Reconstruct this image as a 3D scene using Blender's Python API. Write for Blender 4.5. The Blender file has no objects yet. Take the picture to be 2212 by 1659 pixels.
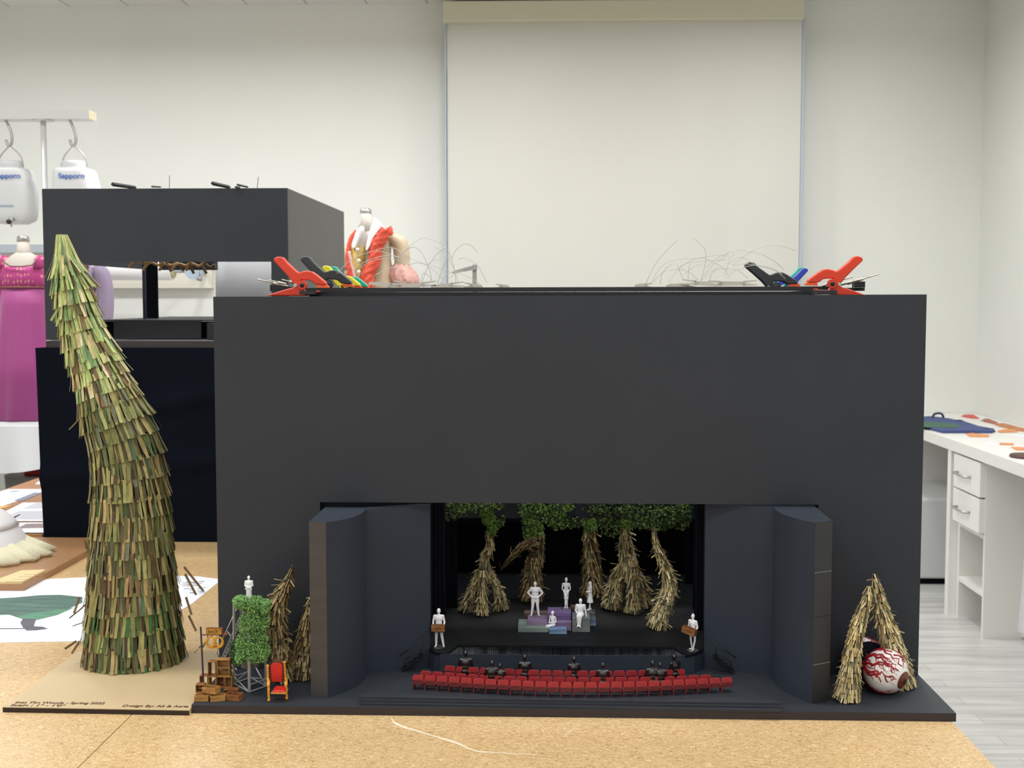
import bpy, math, random
from mathutils import Vector, Matrix
sc = bpy.context.scene
C = sc.collection
# ------------------------------------------------------------------ camera
FPX = 2650.0; VPX, VPY = 1193.0, 648.0; H = 1.44
_n = math.sqrt((VPX-1106)**2 + (829.5-VPY)**2 + FPX**2)
_a = math.asin((VPX-1106)/_n); _p = math.asin((829.5-VPY)/_n/math.cos(_a))
_R = Vector((math.cos(_a), math.sin(_a), 0))
_F = Vector((-math.sin(_a)*math.cos(_p), math.cos(_a)*math.cos(_p), -math.sin(_p)))
_U = Vector((-math.sin(_a)*math.sin(_p), math.cos(_a)*math.sin(_p), math.cos(_p)))
EYE = Vector((0, 0, H))
cam = bpy.data.cameras.new('camera'); camo = bpy.data.objects.new('camera', cam); C.objects.link(camo)
M = Matrix((( _R.x, _U.x, -_F.x, 0), (_R.y, _U.y, -_F.y, 0), (_R.z, _U.z, -_F.z, H), (0, 0, 0, 1)))
camo.matrix_world = M
cam.sensor_width = 36; cam.lens = FPX/2212*36; cam.clip_start = 0.05; cam.clip_end = 60
cam.dof.use_dof = True; cam.dof.focus_distance = 2.25; cam.dof.aperture_fstop = 11
sc.camera = camo
sc.view_settings.view_transform = 'Standard'; sc.view_settings.look = 'None'
sc.view_settings.gamma = 1; sc.view_settings.use_curve_mapping = False
sc.view_settings.exposure = 0.0
w = bpy.data.worlds.new('world'); sc.world = w; w.use_nodes = True
w.node_tree.nodes['Background'].inputs[0].default_value = (.8, .85, 1, 1)
w.node_tree.nodes['Background'].inputs[1].default_value = 0.3
# ceiling lights of the workroom
def lamp(x, y, sx, sy, power, col=(.985, 1, 1), z=3.06, spread=180):
    l = bpy.data.lights.new('ceiling_lamp', 'AREA'); l.shape = 'RECTANGLE'; l.size = sx; l.size_y = sy
    l.energy = power; l.color = col; l.spread = math.radians(spread)
    o = bpy.data.objects.new('ceiling_lamp', l); C.objects.link(o); o.location = (x, y, z); return o
for x in (-2.9, -1.55, -.35, 1.15): lamp(x, 5.5, .3, .3, 18, spread=165)
for x in (-3.2, -1.6, 0, 1.6): lamp(x, 4.0, 1.2, .3, 14, spread=155)
for x in (-3.2, -1.6, 0, 1.6): lamp(x, 2.2, 1.2, .3, 11, spread=150)
for x in (-3.0, -1.0, 1.0): lamp(x, .4, 1.2, .3, 15, (.97, .99, 1))
for x in (-3.0, -1.0, 1.0): lamp(x, -1.6, 1.2, .3, 19, (.97, .99, 1))

def ray(px, py):
    return (_F*FPX + _R*(px-1106) + _U*(829.5-py))
def at(px, py, Y):          # pixel direction to the plane y = Y
    d = ray(px, py); return EYE + d*(Y/d.y)
def on(px, py, z):          # pixel direction to the plane z = z
    d = ray(px, py); return EYE + d*((z-H)/d.z)
ROW = [893]      # image row at which a column is read (plumb lines lean in the picture)
def X_(px, Y, py=None): return at(px, py or ROW[0], Y).x
def Z_(py, Y, px=1193): return at(px, py, Y).z
# ------------------------------------------------------------------ materials
def lin(c):
    c = c/255.; return c/12.92 if c <= .04045 else ((c+.055)/1.055)**2.4
def rgb(r, g, b): return (lin(r), lin(g), lin(b), 1)
MATS = {}
def mat(name, col, rough=.6, var=0, scale=30, bump=0, bscale=None, metal=0, spec=.5, trans=0, stretch=None, attr=None, col2=None, alpha=1, sheen=0, coat=0):
    if name in MATS: return MATS[name]
    m = bpy.data.materials.new(name); m.use_nodes = True; nt = m.node_tree; N = nt.nodes; L = nt.links
    b = N['Principled BSDF']
    b.inputs['Base Color'].default_value = col; b.inputs['Roughness'].default_value = rough
    b.inputs['Metallic'].default_value = metal; b.inputs['Specular IOR Level'].default_value = spec
    b.inputs['Transmission Weight'].default_value = trans; b.inputs['Alpha'].default_value = alpha
    b.inputs['Sheen Weight'].default_value = sheen; b.inputs['Coat Weight'].default_value = coat
    tc = N.new('ShaderNodeTexCoord'); mp = N.new('ShaderNodeMapping'); L.new(tc.outputs['Object'], mp.inputs[0])
    if stretch: mp.inputs['Scale'].default_value = stretch
    src = None
    if attr:
        a = N.new('ShaderNodeAttribute'); a.attribute_name = attr; src = a.outputs['Color']
    if var or col2:
        n = N.new('ShaderNodeTexNoise'); n.inputs['Scale'].default_value = scale; n.inputs['Detail'].default_value = 6
        L.new(mp.outputs[0], n.inputs['Vector'])
        r = N.new('ShaderNodeValToRGB'); r.color_ramp.elements[0].position = .35; r.color_ramp.elements[1].position = .68
        c0 = col; c1 = col2 or tuple(max(0, min(1, x*(1+var))) for x in col[:3])+(1,)
        if not col2: c0 = tuple(max(0, x*(1-var)) for x in col[:3])+(1,)
        L.new(n.outputs['Fac'], r.inputs[0])
        if attr:
            mx = N.new('ShaderNodeMix'); mx.data_type = 'RGBA'; mx.blend_type = 'MULTIPLY'; mx.inputs[0].default_value = 1
            r.color_ramp.elements[0].color = (1-var, 1-var, 1-var, 1); r.color_ramp.elements[1].color = (1+var, 1+var, 1+var, 1)
            L.new(src, mx.inputs[6]); L.new(r.outputs[0], mx.inputs[7]); src = mx.outputs[2]
        else:
            r.color_ramp.elements[0].color = c0; r.color_ramp.elements[1].color = c1; src = r.outputs[0]
    if src: L.new(src, b.inputs['Base Color'])
    if bump:
        n2 = N.new('ShaderNodeTexNoise'); n2.inputs['Scale'].default_value = bscale or scale; n2.inputs['Detail'].default_value = 5
        L.new(mp.outputs[0], n2.inputs['Vector'])
        bp = N.new('ShaderNodeBump'); bp.inputs['Strength'].default_value = bump; bp.inputs['Distance'].default_value = .002
        L.new(n2.outputs['Fac'], bp.inputs['Height']); L.new(bp.outputs[0], b.inputs['Normal'])
    MATS[name] = m; return m
# ------------------------------------------------------------------ mesh builder
class MB:
    def __init__(s): s.v = []; s.f = []; s.c = []; s.cc = None; s.sm = []; s.smooth = False
    def add(s, vs, fs, smooth=None):
        b = len(s.v); s.v += [tuple(p) for p in vs]
        s.f += [tuple(i+b for i in f) for f in fs]
        s.sm += [s.smooth if smooth is None else smooth]*len(fs)
        s.c += [s.cc or (1, 1, 1, 1)]*len(vs)
    def hexa(s, p):      # 8 corners: bottom 4 then top 4
        s.add(p, [(0, 3, 2, 1), (4, 5, 6, 7), (0, 1, 5, 4), (1, 2, 6, 5), (2, 3, 7, 6), (3, 0, 4, 7)])
        return s
    def box(s, x0, x1, y0, y1, z0, z1):
        return s.hexa([(x0, y0, z0), (x1, y0, z0), (x1, y1, z0), (x0, y1, z0), (x0, y0, z1), (x1, y0, z1), (x1, y1, z1), (x0, y1, z1)])
    def obox(s, c, size, rz=0, rx=0, ry=0):
        m = Matrix.Translation(Vector(c)) @ Matrix.Rotation(rz, 4, 'Z') @ Matrix.Rotation(rx, 4, 'X') @ Matrix.Rotation(ry, 4, 'Y')
        a, b, d = [q/2 for q in size]
        return s.hexa([m @ Vector(q) for q in [(-a, -b, -d), (a, -b, -d), (a, b, -d), (-a, b, -d), (-a, -b, d), (a, -b, d), (a, b, d), (-a, b, d)]])
    def prism(s, poly, z0, z1, smooth=False):
        n = len(poly)
        A = sum(poly[i][0]*poly[(i+1) % n][1]-poly[(i+1) % n][0]*poly[i][1] for i in range(n))
        if A < 0: poly = poly[::-1]
        vs = [(p[0], p[1], z0) for p in poly]+[(p[0], p[1], z1) for p in poly]
        s.add(vs, [tuple(range(n-1, -1, -1)), tuple(range(n, 2*n))], False)
        b = len(s.v)-2*n
        s.f += [(b+i, b+(i+1) % n, b+n+(i+1) % n, b+n+i) for i in range(n)]; s.sm += [smooth]*n
        return s
    def extrude(s, pts, d, smooth=False):    # closed 3-D outline pushed along vector d
        n = len(pts); d = Vector(d)
        vs = [Vector(p) for p in pts]+[Vector(p)+d for p in pts]
        s.add(vs, [tuple(range(n)), tuple(range(2*n-1, n-1, -1))], False)
        b = len(s.v)-2*n
        s.f += [(b+i, b+n+i, b+n+(i+1) % n, b+(i+1) % n) for i in range(n)]; s.sm += [smooth]*n
        return s
    def tube(s, pts, rads, n=8, cap=True, smooth=True):
        pts = [Vector(p) for p in pts]
        if not hasattr(rads, '__len__'): rads = [rads]*len(pts)
        vs = []; up = None
        for i, p in enumerate(pts):
            t = (pts[min(i+1, len(pts)-1)]-pts[max(i-1, 0)])
            t = t.normalized() if t.length > 1e-9 else Vector((0, 0, 1))
            if up is None:
                up = Vector((0, 0, 1)) if abs(t.z) < .9 else Vector((0, 1, 0))
            a = (up-t*up.dot(t)); a = a.normalized() if a.length > 1e-6 else t.orthogonal().normalized()
            up = a; b = t.cross(a)
            for k in range(n):
                q = 2*math.pi*k/n; vs.append(p+(a*math.cos(q)+b*math.sin(q))*rads[i])
        m = len(pts); fs = [(i*n+k, i*n+(k+1) % n, (i+1)*n+(k+1) % n, (i+1)*n+k) for i in range(m-1) for k in range(n)]
        s.add(vs, fs, smooth)
        if cap:
            b = len(s.v)-m*n
            s.f += [tuple(b+k for k in range(n-1, -1, -1)), tuple(b+(m-1)*n+k for k in range(n))]; s.sm += [False, False]
        return s
    def lathe(s, prof, c=(0, 0, 0), n=24, sx=1, sy=1, rot=None, smooth=True):   # prof = (r,z)
        vs = []
        for r, z in prof:
            for k in range(n):
                q = 2*math.pi*k/n; vs.append(Vector((r*math.cos(q)*sx, r*math.sin(q)*sy, z)))
        c = Vector(c); m = len(prof)
        vs = [(rot @ v if rot else v)+c for v in vs]
        fs = [(i*n+k, i*n+(k+1) % n, (i+1)*n+(k+1) % n, (i+1)*n+k) for i in range(m-1) for k in range(n)]
        s.add(vs, fs, smooth); b = len(s.v)-m*n
        if prof[0][0] > 1e-6: s.f.append(tuple(b+k for k in range(n-1, -1, -1))); s.sm.append(False)
        if prof[-1][0] > 1e-6: s.f.append(tuple(b+(m-1)*n+k for k in range(n))); s.sm.append(False)
        return s
    def ball(s, c, r, n=12, m=8, rot=None):
        if not hasattr(r, '__len__'): r = (r, r, r)
        c = Vector(c); vs = [Vector((0, 0, -r[2]))]
        for i in range(1, m):
            t = math.pi*i/m
            for k in range(n):
                q = 2*math.pi*k/n; vs.append(Vector((r[0]*math.sin(t)*math.cos(q), r[1]*math.sin(t)*math.sin(q), -r[2]*math.cos(t))))
        vs.append(Vector((0, 0, r[2])))
        fs = [(0, 1+(k+1) % n, 1+k) for k in range(n)]
        for i in range(m-2):
            fs += [(1+i*n+k, 1+i*n+(k+1) % n, 1+(i+1)*n+(k+1) % n, 1+(i+1)*n+k) for k in range(n)]
        e = len(vs)-1; fs += [(e, 1+(m-2)*n+k, 1+(m-2)*n+(k+1) % n) for k in range(n)]
        s.add([(rot @ v if rot else v)+c for v in vs], fs, True); return s
    def limb(s, pts, rads, n=10):
        for i in range(len(pts)-1): s.tube([pts[i], pts[i+1]], [rads[i], rads[i+1]], n)
        for p, r in zip(pts, rads): s.ball(p, r, n, 6)
        return s
    def loft(s, rings, n=28, smooth=True, mod=None):   # rings: (cx,cy,z,rx,ry)
        vs = []
        for i, (cx, cy, z, rx, ry) in enumerate(rings):
            for k in range(n):
                q = 2*math.pi*k/n; f = mod(i/(len(rings)-1), q) if mod else 1
                vs.append((cx+rx*math.cos(q)*f, cy+ry*math.sin(q)*f, z))
        m = len(rings); s.add(vs, [(i*n+k, (i+1)*n+k, (i+1)*n+(k+1) % n, i*n+(k+1) % n) for i in range(m-1) for k in range(n)], smooth)
        b = len(s.v)-m*n
        s.f += [tuple(b+k for k in range(n)), tuple(b+(m-1)*n+k for k in range(n-1, -1, -1))]; s.sm += [False, False]
        return s
    def build(s, name, m, parent=None, bevel=0, color=False):
        me = bpy.data.meshes.new(name); o = bpy.data.objects.new(name, me); C.objects.link(o)
        off = Vector((0, 0, 0))
        if parent is None:
            xs = [v[0] for v in s.v]; ys = [v[1] for v in s.v]; zs = [v[2] for v in s.v]
            off = Vector(((min(xs)+max(xs))/2, (min(ys)+max(ys))/2, min(zs)))
            o.location = off
        else:
            pw = Vector(parent.get('_w', (0, 0, 0))); off = pw; o.parent = parent
        me.from_pydata([tuple(Vector(v)-off) for v in s.v], [], s.f)
        me.polygons.foreach_set('use_smooth', s.sm)
        if color:
            ca = me.color_attributes.new('Col', 'FLOAT_COLOR', 'POINT')
            flat = [q for c in s.c for q in c]; ca.data.foreach_set('color', flat)
        for mm in (m if isinstance(m, (list, tuple)) else [m]): me.materials.append(mm)
        me.update()
        o['_w'] = tuple(off)
        if bevel:
            b = o.modifiers.new('bevel', 'BEVEL'); b.width = bevel; b.segments = 2; b.limit_method = 'ANGLE'
        return o
def tag(o, label, cat, group=None):
    o['label'] = label; o['category'] = cat
    if group: o['group'] = group
    return o
def thing(name, loc, label, cat, group=None):
    o = bpy.data.objects.new(name, None); C.objects.link(o); o.location = loc; o['_w'] = tuple(loc)
    o.empty_display_size = .01
    return tag(o, label, cat, group)
def struct(o): o['kind'] = 'structure'; return o
def text(s, size, m, parent, mw, ext=.0002, bold=0, sx=1, name='lettering', fit=None):
    cu = bpy.data.curves.new(name, 'FONT'); cu.body = s; cu.size = size; cu.extrude = ext; cu.offset = bold; cu.fill_mode = 'BOTH'
    t = bpy.data.objects.new('t', cu); C.objects.link(t); dg = bpy.context.evaluated_depsgraph_get()
    me = bpy.data.meshes.new_from_object(t.evaluated_get(dg)); bpy.data.objects.remove(t); bpy.data.curves.remove(cu)
    me.name = name; me.materials.clear(); me.materials.append(m)
    xs = [v.co.x for v in me.vertices]; k = (fit/(max(xs)-min(xs))) if fit else 1
    for v in me.vertices: v.co.x *= k
    o = bpy.data.objects.new(name, me); C.objects.link(o); o.parent = parent
    mm = mw.copy(); mm.translation = mm.translation-Vector(parent['_w']); o.matrix_local = mm; return o
def dup(o, parent=None, off=None):
    c = o.copy(); C.objects.link(c); c.parent = parent
    for ch in o.children: dup(ch, c)
    if parent is None and off is not None: c.location = off
    return c
def lerp(a, b, t): return a+(b-a)*t
def interp(xs, ys, x):
    if x <= xs[0]: return ys[0]
    for i in range(len(xs)-1):
        if x <= xs[i+1]: return lerp(ys[i], ys[i+1], (x-xs[i])/(xs[i+1]-xs[i]))
    return ys[-1]
def smoothpts(pts, k=6):      # Catmull-Rom through 3-D points
    pts = [Vector(p) for p in pts]; out = []
    for i in range(len(pts)-1):
        a = pts[max(i-1, 0)]; b = pts[i]; c = pts[i+1]; d = pts[min(i+2, len(pts)-1)]
        for j in range(k):
            t = j/k
            out.append(.5*((2*b)+(c-a)*t+(2*a-5*b+4*c-d)*t*t+(3*b-a-3*c+d)*t**3))
    out.append(pts[-1]); return out

# colours
BLK = mat('black_matte_paint', rgb(41, 45, 53), .62, var=.07, scale=5, bump=.25, bscale=420, spec=.45)
BLK2 = mat('black_card', rgb(36, 37, 42), .7, var=.15, scale=9, bump=.2, bscale=300)
BLU = mat('blue_black_paint', rgb(38, 46, 60), .75, var=.08, scale=7, bump=.15, bscale=300)
VEL = mat('black_velvet', rgb(15, 17, 23), .95, spec=.1)
NAVY = mat('dark_cloth', rgb(12, 16, 27), .95, var=.1, scale=14, bump=.3, bscale=900, spec=.1)
EDGE = mat('ply_edge_black', rgb(44, 35, 40), .5, var=.25, scale=6, stretch=(1, 1, 60))
GLOSSBLK = mat('gloss_black_plastic', rgb(22, 22, 24), .28)
WHITE = mat('white_plastic', rgb(240, 239, 240), .5)
CREAM = mat('cream_wall_paint', rgb(229, 230, 225), .75, var=.012, scale=2, bump=.12, bscale=140)
SILV = mat('silver_metal', rgb(190, 190, 186), .32, metal=.85)
NICK = mat('nickel_clip', rgb(214, 208, 196), .35, metal=.5)
# ------------------------------------------------------------------ room
YB = 6.87; XR = X_(2107, YB); XL = -4.4; YF = -2.6; ZC = Z_(11, YB, 500)
def floor_mat():
    m = bpy.data.materials.new('grey_plank_floor'); m.use_nodes = True; nt = m.node_tree; N = nt.nodes; L = nt.links; b = N['Principled BSDF']
    tc = N.new('ShaderNodeTexCoord'); br = N.new('ShaderNodeTexBrick'); br.inputs['Scale'].default_value = 1
    br.inputs['Brick Width'].default_value = 1.0; br.inputs['Row Height'].default_value = .1; br.inputs['Mortar Size'].default_value = .0012
    br.inputs['Color1'].default_value = rgb(196, 195, 192); br.inputs['Color2'].default_value = rgb(212, 211, 208); br.inputs['Mortar'].default_value = rgb(160, 158, 155)
    mp = N.new('ShaderNodeMapping'); mp.inputs['Scale'].default_value = (1.2, 14, 1); n = N.new('ShaderNodeTexNoise'); n.inputs['Scale'].default_value = 2.4; n.inputs['Detail'].default_value = 7
    L.new(tc.outputs['Object'], br.inputs[0]); L.new(tc.outputs['Object'], mp.inputs[0]); L.new(mp.outputs[0], n.inputs[0])
    r = N.new('ShaderNodeValToRGB'); r.color_ramp.elements[0].color = (.72, .72, .72, 1); r.color_ramp.elements[1].color = (1.05, 1.05, 1.05, 1)
    r.color_ramp.elements[0].position = .3; r.color_ramp.elements[1].position = .7
    mx = N.new('ShaderNodeMix'); mx.data_type = 'RGBA'; mx.blend_type = 'MULTIPLY'; mx.inputs[0].default_value = 1
    L.new(n.outputs[0], r.inputs[0]); L.new(br.outputs[0], mx.inputs[6]); L.new(r.outputs[0], mx.inputs[7]); L.new(mx.outputs[2], b.inputs['Base Color'])
    b.inputs['Roughness'].default_value = .32; return m
def ceil_mat():
    m = bpy.data.materials.new('ceiling_tiles'); m.use_nodes = True; nt = m.node_tree; N = nt.nodes; L = nt.links; b = N['Principled BSDF']
    tc = N.new('ShaderNodeTexCoord'); br = N.new('ShaderNodeTexBrick'); br.offset = 0; br.inputs['Scale'].default_value = 1
    br.inputs['Brick Width'].default_value = .333; br.inputs['Row Height'].default_value = 1.2; br.inputs['Mortar Size'].default_value = .004
    br.inputs['Color1'].default_value = rgb(222, 220, 216); br.inputs['Color2'].default_value = rgb(228, 226, 222); br.inputs['Mortar'].default_value = rgb(165, 162, 158)
    L.new(tc.outputs['Object'], br.inputs[0]); L.new(br.outputs[0], b.inputs['Base Color']); b.inputs['Roughness'].default_value = .9; return m
struct(MB().box(XL-.1, XR+.1, YF-.1, YB+.1, -.1, 0).build('floor', floor_mat()))
struct(MB().box(XL-.1, XR+.1, YF-.1, YB+.1, ZC, ZC+.1).build('ceiling', ceil_mat()))
struct(MB().box(XL-.1, XR+.1, YB, YB+.1, 0, ZC).build('wall_back', CREAM))
struct(MB().box(XR, XR+.1, YF-.1, YB, 0, ZC).build('wall_right', CREAM))
struct(MB().box(XL-.1, XL, YF-.1, YB, 0, ZC).build('wall_left', CREAM))
struct(MB().box(XL, XR, YF-.1, YF, 0, ZC).build('wall_front', CREAM))
# whiteboard-like pale panel with a grey top rail, left of the back wall
PANEL = mat('cream_panel', rgb(226, 222, 208), .7, var=.01, scale=3)
GREYB = mat('blue_grey_rail', rgb(178, 186, 194), .5)
ROW[0] = 580
zt = Z_(527, YB-.05); zb = Z_(622, YB-.05); xr = X_(457, YB-.05)
struct(MB().box(XL+.02, xr, YB-.05, YB-.001, zb, zt).build('trim_1', PANEL))
struct(MB().box(XL+.02, X_(560, YB), YB-.09, YB-.05, zt-.045, zt).build('trim_2', GREYB))
# ------------------------------------------------------------------ roller screen
ROW[0] = 300
Ys = YB-.16
scr = thing('projection_screen', (X_(1347, Ys), Ys, Z_(700, Ys)), 'tall cream roller screen pulled down on the back wall from a boxed case', 'roller screen')
CASE = mat('cream_case', rgb(205, 202, 180), .55)
SCR = mat('screen_cloth', rgb(211, 210, 203), .8, var=.01, scale=3)
q = at(956, 46, Ys-.06); q2 = at(1738, 38, Ys-.06)
MB().box(q.x, q2.x, Ys-.06, YB-.002, q.z, at(956, 2, Ys-.06).z).build('case', CASE, scr, bevel=.006)
# cloth with soft folds
mb = MB(); nx, nz = 60, 24; x0 = X_(966, Ys); x1 = X_(1729, Ys); z1 = q.z+.02; z0 = .9
vs = []
for j in range(nz+1):
    for i in range(nx+1):
        u = i/nx; v = j/nz; xx = lerp(x0, x1, u)
        y = Ys + .008*math.sin(u*5+1) + .010*math.exp(-((u-.86+.12*(1-v))/.035)**2)*min(1, 2*(1-v)+.25)*min(1, 4*v*(1-v)+.3) + .005*math.sin(u*17+v*2)*math.exp(-((u-.8)/.15)**2)
        vs.append((xx, y, lerp(z1, z0, v)))
W_ = nx+1; b = [(x, y+.004, z) for x, y, z in vs]; nn = len(vs)
fs = [(j*W_+i, (j+1)*W_+i, (j+1)*W_+i+1, j*W_+i+1) for j in range(nz) for i in range(nx)]
fs += [tuple(nn+k for k in f[::-1]) for f in fs]
mb.add(vs+b, fs, True); mb.build('screen_cloth', SCR, scr)
mb = MB(); mb.box(x0-.012, x0-.004, Ys-.004, Ys+.02, z0, z1); mb.build('painted_edge_light', mat('pale_blue_edge_light', rgb(176, 188, 203), .4), scr)  # pale blue strips painted for the daylight along the screen edges
mb = MB(); mb.box(x1+.002, x1+.014, Ys-.004, Ys+.02, z0, z1); mb.build('painted_edge_light', mat('pale_blue_edge_light', (1, 1, 1, 1)), scr)
MB().box(x0-.01, x1+.012, Ys-.012, Ys+.012, z0-.03, z0).build('bottom_bar', SILV, scr)
# thin wall conduit left of the screen
struct(MB().box(X_(960.5, YB-.02), X_(965, YB-.02), YB-.02, YB-.001, .9, Z_(148, YB-.02)).build('trim_3', mat('pale_conduit', rgb(205, 208, 206), .5)))
# ------------------------------------------------------------------ cork tables
def cork_mat():
    m = bpy.data.materials.new('cork_board'); m.use_nodes = True; nt = m.node_tree; N = nt.nodes; L = nt.links; b = N['Principled BSDF']
    tc = N.new('ShaderNodeTexCoord'); mp = N.new('ShaderNodeMapping'); mp.inputs['Scale'].default_value = (1, 1.5, 1); L.new(tc.outputs['Object'], mp.inputs[0])
    n = N.new('ShaderNodeTexNoise'); n.inputs['Scale'].default_value = 150; n.inputs['Detail'].default_value = 4; n.inputs['Distortion'].default_value = 1.5; L.new(mp.outputs[0], n.inputs[0])
    r = N.new('ShaderNodeValToRGB'); e = r.color_ramp.elements; e[0].position = .28; e[0].color = rgb(168, 128, 80); e[1].position = .72; e[1].color = rgb(250, 226, 180)
    k = e.new(.42); k.color = rgb(212, 176, 124); k = e.new(.58); k.color = rgb(230, 197, 148)
    v = N.new('ShaderNodeTexNoise'); v.inputs['Scale'].default_value = 6; L.new(mp.outputs[0], v.inputs[0])
    r2 = N.new('ShaderNodeValToRGB'); r2.color_ramp.elements[0].color = (.9, .9, .9, 1); r2.color_ramp.elements[1].color = (1.06, 1.06, 1.06, 1)
    mx = N.new('ShaderNodeMix'); mx.data_type = 'RGBA'; mx.blend_type = 'MULTIPLY'; mx.inputs[0].default_value = 1
    L.new(n.outputs[0], r.inputs[0]); L.new(v.outputs[0], r2.inputs[0]); L.new(r.outputs[0], mx.inputs[6]); L.new(r2.outputs[0], mx.inputs[7]); L.new(mx.outputs[2], b.inputs['Base Color'])
    b.inputs['Roughness'].default_value = .3; b.inputs['Specular IOR Level'].default_value = .6
    bp = N.new('ShaderNodeBump'); bp.inputs['Strength'].default_value = .12; bp.inputs['Distance'].default_value = .0005; L.new(n.outputs[0], bp.inputs['Height']); L.new(bp.outputs[0], b.inputs['Normal'])
    return m
CORK = cork_mat(); T = .75
TW = mat('table_underside', rgb(120, 85, 50), .6, var=.1)
for nm, xa, xb, lab in (('work_table', -.6985, .657, 'cork-topped work table carrying the big black theatre model'),
                        ('work_table', -1.95, -.7005, 'cork-topped work table under the draped black box and brown board')):
    t = thing(nm, ((xa+xb)/2, 3, 0), lab, 'table')
    MB().box(xa, xb, 1.0, 4.9, T-.03, T).build('tabletop', CORK, t)
    MB().box(xa+.06, xb-.06, 1.1, 4.8, T-.11, T-.03).build('apron', TW, t)
    for sx in (xa+.05, xb-.13):
        for sy in (1.06, 4.76): MB().box(sx, sx+.08, sy, sy+.08, 0, T-.03).build('leg', TW, t)
    if xa > -1:
        mb = MB(); CH = mat('chalk_smear', rgb(243, 225, 196), .8)
        P = [(845, 1551, 2), (852, 1561, 3), (870, 1570, 2.4), (905, 1580, 1.6), (940, 1591, 1.3), (975, 1601, 2.6), (995, 1608, 2.2), (1012, 1617, 1.5), (1035, 1624, 1.4), (1062, 1625, .9)]
        P2 = [(1062, 1625, .7), (1100, 1628, .8), (1160, 1630, .7)]
        P3 = [(1218, 1592, 1), (1235, 1577, .9), (1245, 1568, .8)]
        for PP in (P, P2, P3):
            a = []; c = []
            for x, y, w_ in PP:
                k = on(x, y-w_, T+.0004); a.append(k); k = on(x, y+w_, T+.0004); c.append(k)
            n_ = len(a); vs = a+c+[p-Vector((0, 0, .0006)) for p in a+c]
            fs = [(i, n_+i, n_+i+1, i+1) for i in range(n_-1)]+[(2*n_+i, 3*n_+i, n_+i, i) for i in (0,)]
            MB_ = MB(); MB_.add(vs, fs); MB_.build('chalk_mark', CH, t)
# ------------------------------------------------------------------ black theatre model
ROW[0] = 1459
Tp = .764; Yw = on(1983, 1459, Tp).y; Yf = on(1238, 1532, Tp).y
XA = -.6103; XB = X_(1983, Yw)
th = thing('theatre_model', (.03, Yw, T), 'large black stage model with wide proscenium opening and audience floor in front', 'scale model')
MB().box(XA+.0085, XB+.002, Yf, 3.02, T, Tp-.0015).build('base_board', EDGE, th)
MB().box(XA+.0085, XB+.002, Yf, 3.02, Tp-.0015, Tp).build('base_cover', BLK, th)
zl = at(461, 641, Yw).z; zr = at(1999, 636, Yw).z
zo = at(1238, 1087.5, Yw).z; xl = X_(691, Yw, 1090); xr_ = X_(1768, Yw, 1090); th_ = .006
ROW[0] = 1250
mb = MB()
def zt_(x): return lerp(zl, zr, (x-XA)/(XB-XA))
for a, b_, z0_ in ((XA, xl, Tp), (xl, xr_, zo), (xr_, XB, Tp)):
    mb.hexa([(a, Yw, z0_), (b_, Yw, z0_), (b_, Yw+th_, z0_), (a, Yw+th_, z0_), (a, Yw, zt_(a)), (b_, Yw, zt_(b_)), (b_, Yw+th_, zt_(b_)), (a, Yw+th_, zt_(a))])
mb.build('front_wall', BLK, th)
mb = MB(); mb.box(XA, XA+.006, Yw+th_, 3.0, Tp, zl-.001); mb.build('side_wall', BLK, th)
mb = MB(); mb.box(XB-.006, XB, Yw+th_, 3.0, Tp, zr-.001); mb.build('side_wall', BLK, th)
mb = MB(); mb.box(XA+.006, XB-.006, 2.994, 3.0, Tp, 1.445); mb.build('back_wall', VEL, th)
# side ears in front of the opening
zE = at(700, 1117, 2.09).z
p1 = on(672, 1503, Tp); p2 = on(708, 1507, Tp); p3 = on(793, 1456, Tp); p4 = on(929, 1440, Tp)
def curve2(a, b, bulge, n=10):
    a = Vector(a[:2]); b = Vector(b[:2]); d = b-a; nrm = Vector((d.y, -d.x))
    return [tuple(a+d*(i/n)+nrm*bulge*math.sin(math.pi*i/n)) for i in range(n+1)]
poly = [tuple(p1[:2])]+curve2(p2, p3, .12)+[tuple(p4[:2]), (p4.x, p4.y+.012), (p4.x-.02, p4.y+.012), (p3.x-.01, p3.y+.02), (p1.x, p3.y+.02)]
MB().prism(poly, Tp, zE).build('curved_side_wall', BLU, th)
WP = mat('brushed_dark_post', rgb(66, 62, 60), .55, var=.12, scale=8, stretch=(1, 1, 9), bump=.2, bscale=120)
MB().hexa([(p1.x, p1.y-.0012, Tp), (p2.x, p2.y-.0012, Tp), (p2.x, p2.y, Tp), (p1.x, p1.y, Tp), (p1.x, p1.y-.0012, zE), (p2.x, p2.y-.0012, zE), (p2.x, p2.y, zE), (p1.x, p1.y, zE)]).build('post_face', WP, th)
q1 = on(1754, 1520, Tp); q2 = on(1791, 1512, Tp); q3 = on(1666, 1461, Tp); q4 = on(1520, 1443, Tp); zE2 = at(1775, 1127, q1.y+.01).z
poly = [tuple(q2[:2]), (q2.x+.002, q3.y+.03), (q3.x+.01, q3.y+.03), (q4.x+.02, q4.y+.012), (q4.x, q4.y+.012), tuple(q4[:2])]+curve2(q3, q1, .10)
MB().prism(poly, Tp, zE2).build('curved_side_wall', BLU, th)
mb = MB(); zs = [Tp, Z_(1421, 2.06), Z_(1321, 2.06), Z_(1226, 2.06), zE2]
for i in range(4):
    a, b_ = zs[i]+.0004, zs[i+1]-.0004
    mb.hexa([(q1.x, q1.y-.0014, a), (q2.x, q2.y-.0014, a), (q2.x, q2.y, a), (q1.x, q1.y, a), (q1.x, q1.y-.0014, b_), (q2.x, q2.y-.0014, b_), (q2.x, q2.y, b_), (q1.x, q1.y, b_)])
mb.build('post_face', mat('satin_black_card', rgb(38, 38, 40), .42, var=.1, scale=10, bump=.2, bscale=60), th)
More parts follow.
